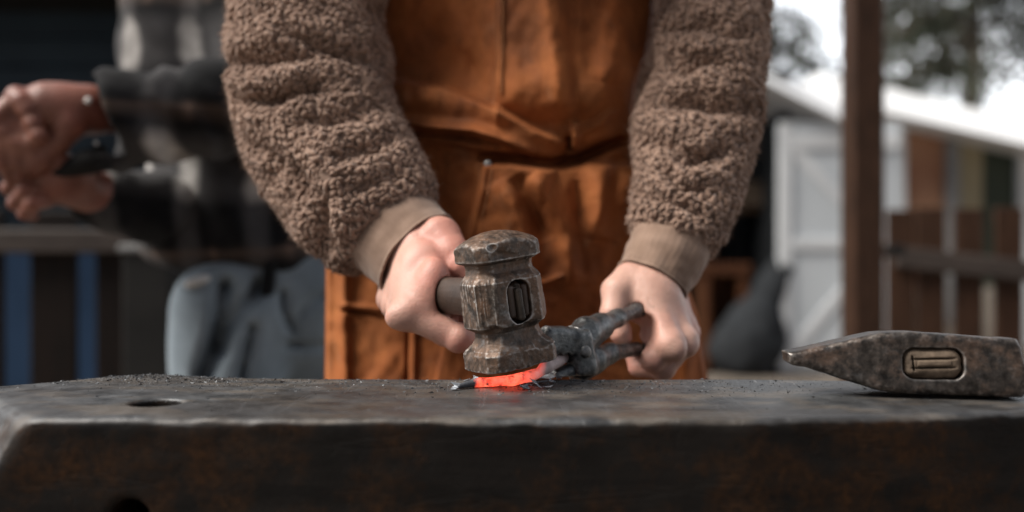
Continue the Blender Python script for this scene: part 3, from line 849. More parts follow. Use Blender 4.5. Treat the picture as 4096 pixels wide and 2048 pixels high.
V, F = surface_nets(d, lo, .0005)
link('wedge', pw(V), F, M_eye, peen)

# ================================================================== glowing bar
lo = np.array([-.075, .685, .794]); hi = np.array([.085, .86, .842]); h = .0009
G = grid(lo, hi, h)
bp = [onface(1838, 1556) + (0, 0, .0022), onface(1900, 1550) + (0, 0, .0034), P(1958, 1533, .7150), P(2045, 1523, .7215), P(2120, 1500, .731), P(2185, 1468, .745), P(2232, 1443, .765), P(2275, 1415, .79), P(2330, 1385, .82)]
bp[2][2] = max(bp[2][2], ZT + .0055); bp[3][2] = max(bp[3][2], ZT + .0058)
br = [.0016, .0034, .0050, .0056, .0056, .0054, .0052, .0054, .0052]
d = chain(G, bp, br, .002)
d = smax(d, G[2] - (ZT + .0080 + np.interp(G[0], [-.02, .0, .02, .04], [0, .0004, .0035, .03]).astype(np.float32)), .0012)
d = d + .0007 * noise3(G[0] * 130, G[1] * 130, G[2] * 130) + .0010 * noise3(G[0] * 45, G[1] * 45, G[2] * 45)
d = smax(d, ZT + .0003 - G[2], .0006)
V, F = surface_nets(d, lo, h)
t = NT('glowing_iron')
x = t.sep(t.map(loc=(0, 0, 0)))[0]
bar_o = np.array([0.0, .72, ZT])
nb = t.noise(60, 5, .6, t.map((1, .35, 1))); nb2 = t.noise(150, 5, .65)
xx = t.math('ADD', x, t.math('MULTIPLY', t.math('SUBTRACT', nb, .5), .016))
hot = t.ramp(t.math('MULTIPLY_ADD', xx, 10.0, .5), [(.20, 0.0), (.235, 1.0), (.52, 1.0), (.80, 0.0)])
core = t.ramp(t.math('MULTIPLY_ADD', xx, 10.0, .5), [(.30, 1.0), (.55, .0)])
skin = t.ramp(nb2, [(.30, .0), (.48, 1.0)])
flak = t.ramp(t.noise(85, 4, .6, t.map((.5, 1, 1), loc=(3, 1, 0))), [(.52, 0.0), (.60, 1.0)])
hotm = t.math('MULTIPLY', hot, skin)
far_ = t.ramp(t.math('MULTIPLY_ADD', xx, 10.0, .5), [(.54, 0.0), (.66, .8)])
pale = t.math('MAXIMUM', t.math('MULTIPLY', flak, t.math('SUBTRACT', 1.0, t.math('MULTIPLY', core, .75))), far_)
em = t.mix(hotm, (0, 0, 0), t.mix(t.math('MULTIPLY', pale, .6), t.mix(t.ramp(nb, [(.38, 0.0), (.62, 1.0)]), (1.0, .055, .024), (1.0, .17, .095)), (.50, .085, .060)))
colb = t.mix(pale, t.mix(hotm, (.05, .055, .065), (.35, .10, .07)), (.55, .42, .40))
M_hot = t.set(col=colb, rough=.55, em=em, ems=.85, nor=t.bump(t.math('ADD', nb2, nb), .5, .001))
tag(link('glowing_bar', V, F, M_hot, origin=bar_o), 'orange glowing iron bar with a dark tip lying under the hammer', 'iron bar')

# ================================================================== tongs
lo = np.array([.01, .70, .795]); hi = np.array([.175, .93, .875]); h = .0010
G = grid(lo, hi, h)
def jaw_up():
    S = chain(G, [P(2318, 1372, .780), P(2262, 1345, .772), P(2200, 1340, .762), P(2165, 1360, .752)], [.0120, .0125, .0118, .0085], .004)
    S = flat(P(2322, 1376, .782), P(2166, 1356, .752), .0142, .0115, .0085, .0072, .0028)
    return smax(S, -(G[2] - P(0, 1412 , .77)[2] + .0012 * np.sin(G[0] * 900) + .0 * G[1]), .0012)
def jaw_low():
    S = chain(G, [P(2320, 1460, .785), P(2265, 1492, .778), P(2215, 1504, .768), P(2195, 1510, .764)], [.0100, .0080, .0062, .0042], .004)
    S = flat(P(2330, 1484, .784), P(2200, 1506, .766), .0100, .0048, .0082, .0072, .0025)
    return smax(S, ZT + .0012 - G[2], .001)
def flat(a, b, wa, wb, ta, tb, r=.0012):
    """a flat forged bar from a to b: width in the vertical plane, thickness across it"""
    a = np.array(a, float); b = np.array(b, float); ax = b - a; L_ = np.linalg.norm(ax); ax /= L_
    side = np.cross(ax, (0, 0, 1.0)); side /= np.linalg.norm(side); up = np.cross(side, ax)
    q = [G[i] - np.float32((a[i] + b[i]) / 2) for i in range(3)]
    u = q[0] * ax[0] + q[1] * ax[1] + q[2] * ax[2]; v = q[0] * up[0] + q[1] * up[1] + q[2] * up[2]; w = q[0] * side[0] + q[1] * side[1] + q[2] * side[2]
    t_ = np.clip(u / L_ + .5, 0, 1)
    hv = wa + (wb - wa) * t_; ht = ta + (tb - ta) * t_
    return smax(smax(smax(np.abs(v) - hv, np.abs(w) - ht, r), (np.abs(v) + np.abs(w) - hv - ht + .0028) * .707, r), np.abs(u) - L_ / 2, r * 2)
rein_up = chain(G, [P(2318, 1375, .782), P(2345, 1330, .792), P(2400, 1305, .806), P(2470, 1272, .826), P(2545, 1243, .850), P(2610, 1222, .874)], [.0130, .0128, .0104, .0074, .0058, .0050], .006)
rein_low = chain(G, [P(2330, 1460, .785), P(2375, 1440, .796), P(2440, 1412, .814), P(2545, 1398, .848), P(2630, 1388, .880)], [.0130, .0110, .0080, .0056, .0048], .006)
boss = smin(cone(G, P(2318, 1350, .782), P(2322, 1490, .784), .0100, .0110), cone(G, P(2335, 1400, .776), P(2330, 1402, .793), .0092, .0092), .003)
rein_up = smin(rein_up, flat(P(2300, 1375, .778), P(2420, 1296, .810), .0155, .0100, .0085, .0070), .002)
rein_low = smin(rein_low, flat(P(2300, 1470, .780), P(2440, 1416, .814), .0140, .0085, .0085, .0065), .002)
boss = flat(P(2312, 1322, .777), P(2334, 1500, .780), .0100, .0115, .0098, .0098, .003)
nz = .0002 * noise3(G[0] * 330, G[1] * 330, G[2] * 330) + .0003 * noise3(G[0] * 130, G[1] * 130, G[2] * 130) + .0008 * noise3(G[0] * 50, G[1] * 50, G[2] * 50)
A_ = smin(smin(jaw_up(), boss, .004), rein_low, .005) + nz
A_ = smax(A_, ZT + .0015 - G[2] - 10 * np.maximum(0, G[1] - .775), .001)
B_ = smin(jaw_low(), rein_up, .004) + nz
B_ = smax(B_, ZT + .0008 - G[2] - 10 * np.maximum(0, G[1] - .775), .001)
tong = empty('blacksmith_tongs', P(2325, 1420, .785), 'dark forged tongs gripping the cool end of the glowing bar', 'tongs')
V, F = surface_nets(A_, lo, h); link('tong_half', V, F, M_tongs, tong)
V, F = surface_nets(B_, lo, h); link('tong_half', V, F, M_tongs, tong)
rv = P(2340, 1408, .7685)
G2 = grid(rv - .012, rv + .012, .0006)
V, F = surface_nets(ell(G2, rv, (.0056, .0034, .0056)) + .0005 * noise3(G2[0] * 200, G2[1] * 200, G2[2] * 200), rv - .012, .0006)
link('rivet', V, F, M_tongs, tong)

# ================================================================== blacksmith
def skin_mat(name, a, b, red):
    t = NT(name)
    n = t.noise(22, 5, .6); n2 = t.noise(9, 4, .5, t.map(loc=(2, 0, 0)))
    c = t.ramp(n, [(.3, a), (.7, b)])
    c = t.mix(t.math('MULTIPLY', t.ramp(n2, [(.45, 0.0), (.65, 1.0)]), .6), c, red)
    pr = t.ramp(t.point(), [(.505, 0.0), (.56, 1.0)])
    c = t.mix(t.math('MULTIPLY', pr, .35), c, red)
    fr = t.ramp(t.noise(130, 5, .65), [(.52, 0.0), (.68, 1.0)])
    c = t.mix(t.math('MULTIPLY', fr, .22), c, tuple(q * .55 for q in b))
    so = t.ramp(t.noise(48, 6, .7, t.map(loc=(7, 1, 3))), [(.58, 0.0), (.74, 1.0)])
    c = t.mix(t.math('MULTIPLY', so, .35), c, (.10, .065, .05))
    wr = t.noise(300, 6, .7, dist=.8); vn = t.voro(520)
    t.b.inputs['Subsurface Radius'].default_value = (.012, .004, .002)
    t.b.inputs['Subsurface Scale'].default_value = .5
    return t.set(col=c, rough=.48, sss=.12, spec=.42, nor=t.bump(t.math('ADD', t.math('MULTIPLY', wr, .8), t.math('MULTIPLY', vn, .4)), .40, .0011))
M_skin = skin_mat('fair_skin', (.47, .265, .205), (.59, .365, .29), (.52, .185, .14))
smith = empty('person', (.01, 1.13, 0), 'blacksmith in brown fleece jacket and orange leather apron swinging a hammer and holding tongs', 'person')

# ---- hands
def wp(V): return V
h = .0013
Hp = lambda s, up=0.0, side=0.0: HC + hdir * s + np.array([0, 0, up]) + np.array([math.cos(YAW), math.sin(YAW), 0]) * side
W1 = P(1650, 985, .865)
lo = np.array([-.175, .74, .795]); hi = np.array([-.005, .93, .965])
G = grid(lo, hi, h)
Sx = None
perp = np.array([math.cos(YAW), math.sin(YAW), 0.0])
# metacarpals from the wrist to the knuckles, knuckles running back along the handle
kn = [P(1640, 1252, .803), P(1612, 1240, .826), P(1588, 1222, .850), P(1566, 1195, .872)]
wr = [P(1700, 1000, .850), P(1675, 985, .858), P(1650, 985, .868), P(1625, 990, .880)]
S = cone(G, P(1560, 880, .895), P(1668, 1010, .862), .028, .026)
for a, b_, r1 in zip(wr, kn, (.0155, .0150, .0145, .014)):
    S = smin(S, cone(G, a, b_, .0185, r1), .010)
S = smin(S, ell(G, (P(1690, 1120, .832)), (.026, .020, .034), (0, 18, 0)), .012)
S = smin(S, ell(G, P(1722, 1100, .835), (.022, .018, .026)), .012)
S = smin(S, ell(G, P(1728, 1165, .806), (.0165, .016, .030), (0, 8, 0)), .010)       # muscle between thumb and index
# fingers
def finger(pts, rs, k=.0035):
    d = chain(G, pts, rs, .003)
    for i in (0, 1):
        d = smin(d, ell(G, pts[i], (rs[i] * 1.08,) * 3), .003)
    return d
f1 = finger([kn[0], P(1835, 1352, .797), P(1885, 1345, .822), P(1870, 1265, .836)], [.0142, .0118, .0100, .0082])
f2 = finger([kn[1], P(1780, 1330, .835), P(1840, 1310, .856), P(1840, 1235, .862)], [.0135, .0115, .0098, .0080])
f3 = finger([kn[2], P(1735, 1310, .862), P(1800, 1290, .880), P(1800, 1225, .882)], [.0130, .0110, .0095, .0080])
f4 = finger([kn[3], P(1690, 1290, .884), P(1750, 1270, .898), P(1755, 1215, .898)], [.0120, .0098, .0085, .0072])
th = chain(G, [P(1762, 950, .850), P(1806, 1010, .836), P(1843, 1060, .824), P(1893, 1120, .822)], [.0200, .0155, .0115, .0090], .004)
S = smin(S, f1, .0055)
S = smin(S, f2, .002); S = smin(S, f3, .003); S = smin(S, f4, .004)
S = smin(S, th, .0045)
# crease at the base of the thumb
S = smax(S, -chain(G, [P(1800, 1010, .816), P(1812, 1050, .810), P(1812, 1085, .806)], [.0010, .0022, .0016], .002), .0035)
# knuckle bumps
S = smin(S, ell(G, P(1588, 1268, .797), (.0105, .0095, .010)), .008)
# handle clearance
hl = ((G[0] - HC[0]) * perp[0] + (G[1] - HC[1]) * perp[1], (G[0] - HC[0]) * hdir[0] + (G[1] - HC[1]) * hdir[1], G[2] - HC[2])
S = smax(S, -((np.sqrt((hl[0] / .0122) ** 2 + ((hl[2] + .001) / .0165) ** 2) - 1) * .012), .002)
S = S + .0003 * noise3(G[0] * 160, G[1] * 160, G[2] * 160) + .0006 * noise3(G[0] * 60, G[1] * 60, G[2] * 60)
VH1 = surface_nets(S, lo, h)

lo = np.array([.07, .76, .76]); hi = np.array([.215, .96, .935])
G = grid(lo, hi, h)
kn = [P(2680, 1380, .835), P(2735, 1362, .852), P(2742, 1330, .876), P(2735, 1300, .898)]
wr = [P(2560, 1130, .880), P(2600, 1130, .888), P(2635, 1140, .896), P(2665, 1155, .905)]
S = cone(G, P(2668, 985, .914), P(2605, 1110, .896), .024, .0250)
for a, b_, r1 in zip(wr, kn, (.0135, .0130, .0125, .012)):
    S = smin(S, cone(G, a, b_, .0185, r1), .009)
S = smin(S, ell(G, P(2625, 1200, .868), (.024, .018, .030), (0, -20, 0)), .012)
f1 = finger([kn[0], P(2612, 1440, .838), P(2608, 1368, .852), P(2590, 1335, .860)], [.0132, .0105, .0090, .0078])
f2 = finger([kn[1], P(2650, 1470, .848), P(2555, 1465, .862), P(2535, 1425, .870)], [.0130, .0112, .0098, .0082])
f3 = finger([kn[2], P(2650, 1440, .880), P(2580, 1450, .896), P(2550, 1420, .900)], [.0125, .0110, .0095, .0080])
f4 = finger([kn[3], P(2670, 1400, .910), P(2610, 1420, .918), P(2580, 1400, .920)], [.0115, .0100, .0085, .0070])
th = chain(G, [P(2520, 1120, .880), P(2470, 1165, .868), P(2452, 1255, .856), P(2486, 1335, .850), P(2494, 1350, .850)], [.0175, .0150, .0118, .0098, .0085], .004)
web = ell(G, P(2540, 1190, .872), (.020, .014, .022), (0, 15, 0))
for q, k in ((f1, .004), (f2, .0035), (f3, .0035), (f4, .0035), (th, .005), (web, .010)): S = smin(S, q, k)
for c, r_ in ((P(2706, 1404, .829), .0088), (P(2752, 1388, .846), .0085)): S = smin(S, ell(G, c, (r_, r_, r_)), .005)
S = smax(S, -(chain(G, [P(2400, 1305, .806), P(2470, 1272, .826), P(2545, 1243, .850), P(2610, 1222, .874)], [.0095, .0074, .0064, .0056], .005)), .002)
S = smax(S, -(chain(G, [P(2440, 1412, .814), P(2545, 1398, .848), P(2630, 1388, .880)], [.0076, .0060, .0054], .005)), .002)
S = smax(S, -ell(G, P(2578, 1325, .838), (.0105, .022, .0165), (0, 12, 0)), .004)      # hollow of the loose fist
S = S + .0003 * noise3(G[0] * 160, G[1] * 160, G[2] * 160) + .0006 * noise3(G[0] * 60, G[1] * 60, G[2] * 60)
VH2 = surface_nets(S, lo, h)

# ---- low detail rest of the body, inside the clothes, with neck and head
h = .011; lo = (-.33, .70, .60); G = grid(lo, (.35, 1.36, 1.82), h)
S = ell(G, (.01, 1.12, 1.18), (.155, .095, .30), (12, 0, 0))
S = smin(S, ell(G, (.01, 1.15, .86), (.155, .10, .16)), .06)
for s_, sh, el, w in ((-1, (-.175, 1.04, 1.40), (-.222, 1.02, 1.16), P(1560, 880, .895)), (1, (.195, 1.04, 1.40), (.225, 1.03, 1.16), P(2700, 930, .918))):
    S = smin(S, cone(G, sh, el, .050, .042), .03); S = smin(S, cone(G, el, w, .042, .030), .02)
S = smin(S, cone(G, (.01, 1.04, 1.42), (.01, .92, 1.53), .060, .052), .04)
S = smin(S, ell(G, (.01, .85, 1.59), (.074, .092, .108), (28, 0, 0)), .02)
S = smin(S, cone(G, (.01, .775, 1.555), (.01, .755, 1.53), .012, .014), .015)
for s_ in (-1, 1): S = smin(S, ell(G, (.01 + s_ * .078, .865, 1.60), (.012, .02, .03)), .008)
for s_ in (-1, 1):
    S = smin(S, cone(G, (.01 + s_ * .085, 1.14, .80), (.01 + s_ * .10, 1.16, .64), .075, .070), .04)
VB = surface_nets(S, lo, h)
link('body', *merge([VH1, VH2, VB]), M_skin, smith)
M_hair = simple('brown_hair', (.02, .012, .008), (.06, .035, .02), 60, .6, 200, .5)
h = .008; lo = (-.10, .72, 1.46); G = grid(lo, (.12, 1.02, 1.76), h)
S = smax(ell(G, (.01, .858, 1.605), (.083, .100, .113), (28, 0, 0)), (1.61 - G[2]) - (G[1] - .82) * 1.4, .01) + .006 * noise3(G[0] * 40, G[1] * 40, G[2] * 15)
link('hair', *surface_nets(S, lo, h), M_hair, smith)

# ---- trousers and boots (behind the anvil and the apron)
M_trouser = simple('dark_trousers', (.010, .011, .013), (.022, .024, .028), 12, .85, 60, .3)
h = .014; lo = (-.24, 1.0, .06); G = grid(lo, (.26, 1.34, 1.02), h)
S = ell(G, (.01, 1.16, .86), (.178, .115, .15))
for s_ in (-1, 1): S = smin(S, chain(G, [(.01 + s_ * .085, 1.16, .80), (.01 + s_ * .11, 1.14, .48), (.01 + s_ * .12, 1.17, .10)], [.09, .070, .062], .02), .04)
link('trousers', *surface_nets(S + .006 * noise3(G[0] * 14, G[1] * 14, G[2] * 9), lo, h), M_trouser, smith)
M_boot = simple('boot_leather', (.02, .013, .009), (.05, .03, .02), 20, .5)
for s_ in (-1, 1):
    h = .01; lo = (.01 + s_ * .12 - .08, .95, -.005); G = grid(lo, (.01 + s_ * .12 + .08, 1.28, .20), h)
    S = smin(cone(G, (.01 + s_ * .12, 1.18, .06), (.01 + s_ * .12, 1.18, .16), .052, .055), cone(G, (.01 + s_ * .12, 1.18, .05), (.01 + s_ * .125, 1.02, .04), .048, .042), .04)
    link('boot', *surface_nets(smax(S, .002 - G[2], .005), lo, h), M_boot, smith)

# ---- jacket: torso, sleeves of curly fleece, ribbed cuffs
def fleece_mat():
    t = NT('curly_fleece')
    n = t.noise(26, 4, .5); n2 = t.noise(600, 3, .6)
    c = t.ramp(n, [(.3, (.205, .128, .092)), (.7, (.340, .226, .168))])
    return t.set(col=c, rough=.9, spec=.15, sheen=.25, nor=t.bump(n2, .4, .001))
M_fleece = fleece_mat()
M_backing = simple('fleece_backing', (.14, .09, .068), (.19, .13, .10), 60, .95)
def nubs(C, N, size, r):
    """one mesh of thousands of little bent curls lying on a surface"""
    rings = 4; nn = 6
    ts = np.linspace(-1, 1, rings + 2)[1:-1]
    tm = []
    for t_ in ts:
        rad = math.sqrt(1 - t_ ** 2 * .82)
        for k in range(nn):
            a = 2 * math.pi * k / nn
            tm.append([t_, rad * math.cos(a), rad * math.sin(a)])
    tm.append([-1.12, 0, 0]); tm.append([1.12, 0, 0])
    tm = np.array(tm); nv = len(tm)
    Q = np.array([[i * nn + k, (i + 1) * nn + k, (i + 1) * nn + (k + 1) % nn, i * nn + (k + 1) % nn] for i in range(rings - 1) for k in range(nn)])
    T = np.array([[nv - 2, k, (k + 1) % nn] for k in range(nn)] + [[nv - 1, (rings - 1) * nn + (k + 1) % nn, (rings - 1) * nn + k] for k in range(nn)])
    m = len(C)
    d = r.normal(size=(m, 3)); N = N + r.normal(0, .28, (m, 3)); N /= np.linalg.norm(N, axis=1)[:, None]
    d -= N * (d * N).sum(1)[:, None]; d /= np.linalg.norm(d, axis=1)[:, None]
    b = np.cross(N, d)
    sc_ = size * r.choice([.55, .8, 1.0, 1.15], m, p=[.35, .3, .25, .1]) * r.uniform(.85, 1.15, m); L = sc_ * r.uniform(.9, 1.75, m); w = sc_ * r.uniform(.62, .85, m); bend = r.uniform(-.6, .6, m) * L
    x = tm[None, :, 0] * L[:, None]; y = tm[None, :, 1] * w[:, None] + bend[:, None] * (tm[None, :, 0] ** 2 - .4); z = tm[None, :, 2] * w[:, None] * .80 - .35 * w[:, None] * tm[None, :, 0] ** 2
    V = C[:, None, :] + x[..., None] * d[:, None, :] + y[..., None] * b[:, None, :] + z[..., None] * N[:, None, :]
    off = (np.arange(m) * nv)[:, None, None]
    # loose fibres: one thin blade per curl
    k3 = 3
    C3 = np.repeat(C, k3, 0) + r.normal(0, .0012, (m * k3, 3)); N3 = np.repeat(N, k3, 0); b3 = np.repeat(b, k3, 0)
    tip = C3 + N3 * r.uniform(.0018, .0060, m * k3)[:, None] + r.normal(0, .0018, (m * k3, 3))
    sd = b3 * r.uniform(.00012, .00022, m * k3)[:, None]
    H = np.stack([C3 + N3 * .0006 + sd, C3 + N3 * .0006 - sd, tip], 1).reshape(-1, 3)
    TH = np.arange(3 * m * k3).reshape(-1, 3) + m * nv
    return np.concatenate([V.reshape(-1, 3), H]), [(Q[None] + off).reshape(-1, 4), np.concatenate([(T[None] + off).reshape(-1, 3), TH])]
def proj(V):
    return 2048 + FPX * V[..., 0] / V[..., 1], 1024 - FPX * (V[..., 2] - CAMZ) / V[..., 1]
def sleeve(ctr, rad, creases, seed, spacing, nu=260, nv=220, flat=.9):
    """ctr: path points, rad: radii; creases: (polyline px, width px, depth m) pressed in on the side towards the viewer"""
    Cc = catmull(ctr, nu); Rr = catmull(np.array(rad), nu)[:, 0]
    T = np.gradient(Cc, axis=0); T /= np.linalg.norm(T, axis=1)[:, None]
    front = np.array([0, -1.0, 0])
    N = front[None] - T * (T @ front)[:, None]; N /= np.linalg.norm(N, axis=1)[:, None]
    B = np.cross(T, N)
    a = np.linspace(0, 2 * math.pi, nv, endpoint=False)
    dirs = N[:, None, :] * np.cos(a)[None, :, None] * flat + B[:, None, :] * np.sin(a)[None, :, None]
    V = Cc[:, None, :] + dirs * Rr[:, None, None]
    r = np.random.default_rng(seed)
    u = np.linspace(0, 1, nu)[:, None]
    dN = dirs / np.linalg.norm(dirs, axis=2)[..., None]
    fold = .012 * fbm(V[..., 0] * 8 + seed, V[..., 1] * 8, V[..., 2] * 9 + 9 * V[..., 0], 2) + .0025 * noise3(V[..., 0] * 40, V[..., 1] * 40, V[..., 2] * 60)
    px, py = proj(V)
    facing = np.clip(.35 - dN[..., 1], 0, 1)
    for pl, w, dp in creases:
        dist, side, al = polydist(px + 28 * noise3(px / 90., py / 90., 0 * px + seed), py + 28 * noise3(px / 90., py / 90., 0 * px + seed + 5), pl)
        prof = np.exp(-(dist / w) ** 2) - .22 * np.exp(-((dist - 2.2 * w) / (1.4 * w)) ** 2)
        fold = fold - 1.05 * dp * prof * np.minimum(1, facing * 2) * (1 - .6 * np.abs(2 * al - 1) ** 3)
    ends = np.minimum(1, np.minimum(u * 30 + .5, (1 - u) * 22 + .12))
    V = V + dN * fold[..., None] - dN * ((1 - ends ** .5) * .018)[..., None]
    # normals
    dU = np.gradient(V, axis=0); dV = np.roll(V, -1, 1) - np.roll(V, 1, 1)
    Nn = np.cross(dV, dU); Nn /= np.linalg.norm(Nn, axis=2)[..., None] + 1e-12
    if (Nn * dN).sum() < 0: Nn = -Nn
    # sample curls by area
    dA = np.linalg.norm(np.cross(dU, dV / 2), axis=2).ravel()
    n = int(dA.sum() / spacing ** 2)
    cs = np.cumsum(dA); pick = np.searchsorted(cs, (np.arange(n) + r.uniform(0, 1, n)) / n * cs[-1])
    pick = np.clip(pick, 0, nu * nv - 1); I, J = pick // nv, pick % nv
    fu, fv = r.uniform(0, 1, n)[:, None], r.uniform(0, 1, n)[:, None]
    I1 = np.minimum(I + 1, nu - 1); J1 = (J + 1) % nv
    C = (V[I, J] * (1 - fu) + V[I1, J] * fu) * (1 - fv) + (V[I, J1] * (1 - fu) + V[I1, J1] * fu) * fv
    C = C + Nn[I, J] * r.normal(.0006, .0009, n)[:, None]
    return V, Nn, C, Nn[I, J], Cc, T, Rr
def make_sleeve(name, parent, *a, size=.0032, **k):
    V, Nn, C, NC, Cc, T, Rr = sleeve(*a, **k)
    nu, nv = V.shape[:2]
    V0 = (V - Nn * .0008).reshape(-1, 3)
    F0 = gridfaces(nu, nv, True)
    cap = np.arange(nv)[None, :] + (nu - 1) * nv
    VN, FN = nubs(C, NC, size, np.random.default_rng(5))
    o = link(name, *merge([(V0, F0), (VN, FN)]), [M_fleece, M_backing], parent)
    mi = np.zeros(len(o.data.polygons), np.int32)
    mi[:len(F0)] = 1
    o.data.polygons.foreach_set('material_index', mi)
    return V
h = .012; lo = (-.28, .88, .93); G = grid(lo, (.28, 1.33, 1.50), h)
S = ell(G, (.01, 1.155, 1.18), (.190, .105, .34), (10, 0, 0))
S = smin(S, ell(G, (.01, 1.05, 1.40), (.225, .12, .10)), .05)
S = smax(S, .97 - G[2], .02) + .008 * fbm(G[0] * 10, G[1] * 10, G[2] * 14, 2)
VJ, FJ = surface_nets(S, lo, h)
# curls on the front and sides of the torso only
tri = np.random.default_rng(2)
fc = VJ[FJ]; cen = fc.mean(1); nrm = np.cross(fc[:, 2] - fc[:, 0], fc[:, 3] - fc[:, 1]); ar = np.linalg.norm(nrm, axis=1) / 2; nrm /= 2 * ar[:, None] + 1e-12
if (nrm * (cen - (.01, 1.15, 1.2))).sum() < 0: nrm = -nrm
keep = (cen[:, 1] < 1.18) & (np.abs(cen[:, 0] - .01) > .10)
ar = ar * keep; n = int(ar.sum() / .0056 ** 2)
pk = np.searchsorted(np.cumsum(ar), tri.uniform(0, ar.sum(), n)); w4 = tri.dirichlet(np.ones(4), n)
CJ = (fc[pk] * w4[..., None]).sum(1)
VN, FN = nubs(CJ, nrm[pk], .0033, tri)
jacket = link('jacket', *merge([(VJ, FJ), (VN, FN)]), M_fleece, smith)

cr1 = [([(900, 258), (1060, 222), (1250, 228)], 34, .016), ([(960, 405), (1080, 395), (1200, 360), (1270, 345)], 28, .020),
       ([(1150, 640), (1210, 740), (1200, 800)], 52, .015), ([(1300, 800), (1290, 900), (1310, 1000)], 34, .016),
       ([(1150, 130), (1330, 210), (1480, 250)], 30, .014), ([(1330, 640), (1430, 600), (1560, 570)], 30, .010),
       ([(1000, 560), (1100, 640), (1080, 720)], 26, .010), ([(1200, 500), (1350, 470), (1500, 440)], 26, .009),
       ([(1400, 780), (1500, 720), (1620, 690)], 26, .008), ([(1440, 0), (1540, 80), (1560, 200)], 40, .010)]
ctr1 = [(-.190, 1.04, 1.41), P(1215, -180, 1.01), P(1232, 0, 1.0), P(1232, 220, .985), P(1245, 400, .97), P(1330, 600, .95), P(1450, 790, .92), P(1575, 935, .893)]
V1 = make_sleeve('sleeve', jacket, ctr1, [.085, .082, .081, .088, .086, .081, .073, .0585], cr1, 3, .0040)
cr2 = [([(2640, 290), (2780, 250), (2900, 262)], 34, .012), ([(2640, 420), (2800, 400), (2960, 450)], 34, .016),
       ([(2600, 560), (2740, 600), (2860, 640)], 26, .012), ([(2700, 640), (2800, 640), (2900, 600)], 26, .014),
       ([(2560, 780), (2680, 800), (2800, 860)], 22, .010), ([(2700, 130), (2830, 110), (3000, 160)], 30, .010),
       ([(2560, 900), (2660, 930), (2790, 960)], 20, .007), ([(2650, 680), (2700, 740), (2800, 760)], 22, .012)]
ctr2 = [(.205, 1.04, 1.41), P(2850, -180, 1.01), P(2862, 0, 1.0), P(2838, 250, .985), P(2800, 450, .97), P(2765, 650, .95), P(2728, 850, .925), P(2672, 1002, .905)]
V2 = make_sleeve('sleeve', jacket, ctr2, [.078, .062, .056, .0595, .061, .0615, .0535, .0440], cr2, 9, .0040)

def cuff(pts, rs, seed, flat=1.0, n=120, m=40):
    C = catmull(pts, m); Rr = catmull(np.array(rs), m)[:, 0]
    T = np.gradient(C, axis=0); T /= np.linalg.norm(T, axis=1)[:, None]
    fr = np.array([0, -1.0, 0]); N = fr[None] - T * (T @ fr)[:, None]; N /= np.linalg.norm(N, axis=1)[:, None]; B = np.cross(T, N)
    a = np.linspace(0, 2 * math.pi, n, endpoint=False)
    rib = 1 + .005 * np.cos(a * 40)[None, :]
    u = np.linspace(0, 1, m)[:, None]
    nz_ = .0032 * noise3(np.cos(a)[None, :] * 2.4 + seed, np.sin(a)[None, :] * 2.4, u * 6)
    V = C[:, None] + (N[:, None] * np.cos(a)[None, :, None] * flat + B[:, None] * np.sin(a)[None, :, None]) * (Rr[:, None] * rib + nz_)[..., None]
    # roll the hem inward
    Vh = []
    for k, (dr, dt) in enumerate(((.0012, .0008), (-.0004, .0016), (-.0022, .0010), (-.0026, -.004), (-.0026, -.012))):
        e = V[-1] + T[-1] * dt + (C[-1] - V[-1]) / np.linalg.norm(C[-1] - V[-1], axis=1)[:, None] * (-dr)
        Vh.append(e)
    V = np.concatenate([V, np.array(Vh)], 0)
    return V.reshape(-1, 3), gridfaces(m + 5, n, True)
t = NT('ribbed_knit')
n_ = t.noise(60, 4, .5); n2 = t.noise(900, 3, .6)
M_knit = t.set(col=t.ramp(n_, [(.3, (.21, .138, .10)), (.7, (.28, .19, .142))]), rough=.9, spec=.15, sheen=.2, nor=t.bump(n2, .5, .0008))
V, F = cuff([P(1500, 860, .905), P(1570, 925, .893), P(1672, 1020, .873)], [.050, .0495, .0470], 1, .86)
link('cuff', V, F, M_knit, jacket)
V, F = cuff([P(2702, 925, .915), P(2666, 1015, .903), P(2610, 1122, .893)], [.040, .0400, .0365], 4, .98)
link('cuff', V, F, M_knit, jacket)

# ---- leather apron
def leather():
    t = NT('orange_leather')
    n0 = t.noise(5.5, 6, .6, t.map((1, 1, .6))); n1 = t.noise(24, 6, .65); n2 = t.noise(180, 5, .6)
    c = t.ramp(t.math('ADD', t.math('MULTIPLY', n0, .55), t.math('MULTIPLY', n1, .45)), [(.34, (.15, .042, .013)), (.5, (.30, .092, .027)), (.68, (.42, .150, .050))])
    sm = t.ramp(t.noise(8, 6, .65, t.map((1, 1, .6), loc=(4, 0, 0))), [(.48, 0.0), (.70, 1.0)])
    c = t.mix(t.math('MULTIPLY', sm, .72), c, (.070, .026, .011))
    sf = t.ramp(t.noise(16, 6, .7, t.map((1, 1, .7), loc=(1, 3, 2)), .6), [(.57, 0.0), (.72, 1.0)])
    c = t.mix(t.math('MULTIPLY', sf, .28), c, (.38, .21, .12))
    st = t.ramp(t.noise(70, 4, .6), [(.60, 0.0), (.70, 1.0)])
    c = t.mix(t.math('MULTIPLY', st, .25), c, (.06, .028, .016))
    return t.set(col=c, rough=t.ramp(n1, [(.3, .72), (.7, .92)]), spec=.18, nor=t.bump(t.math('ADD', n1, t.math('MULTIPLY', n2, .5)), .22, .002))
M_leather = leather()
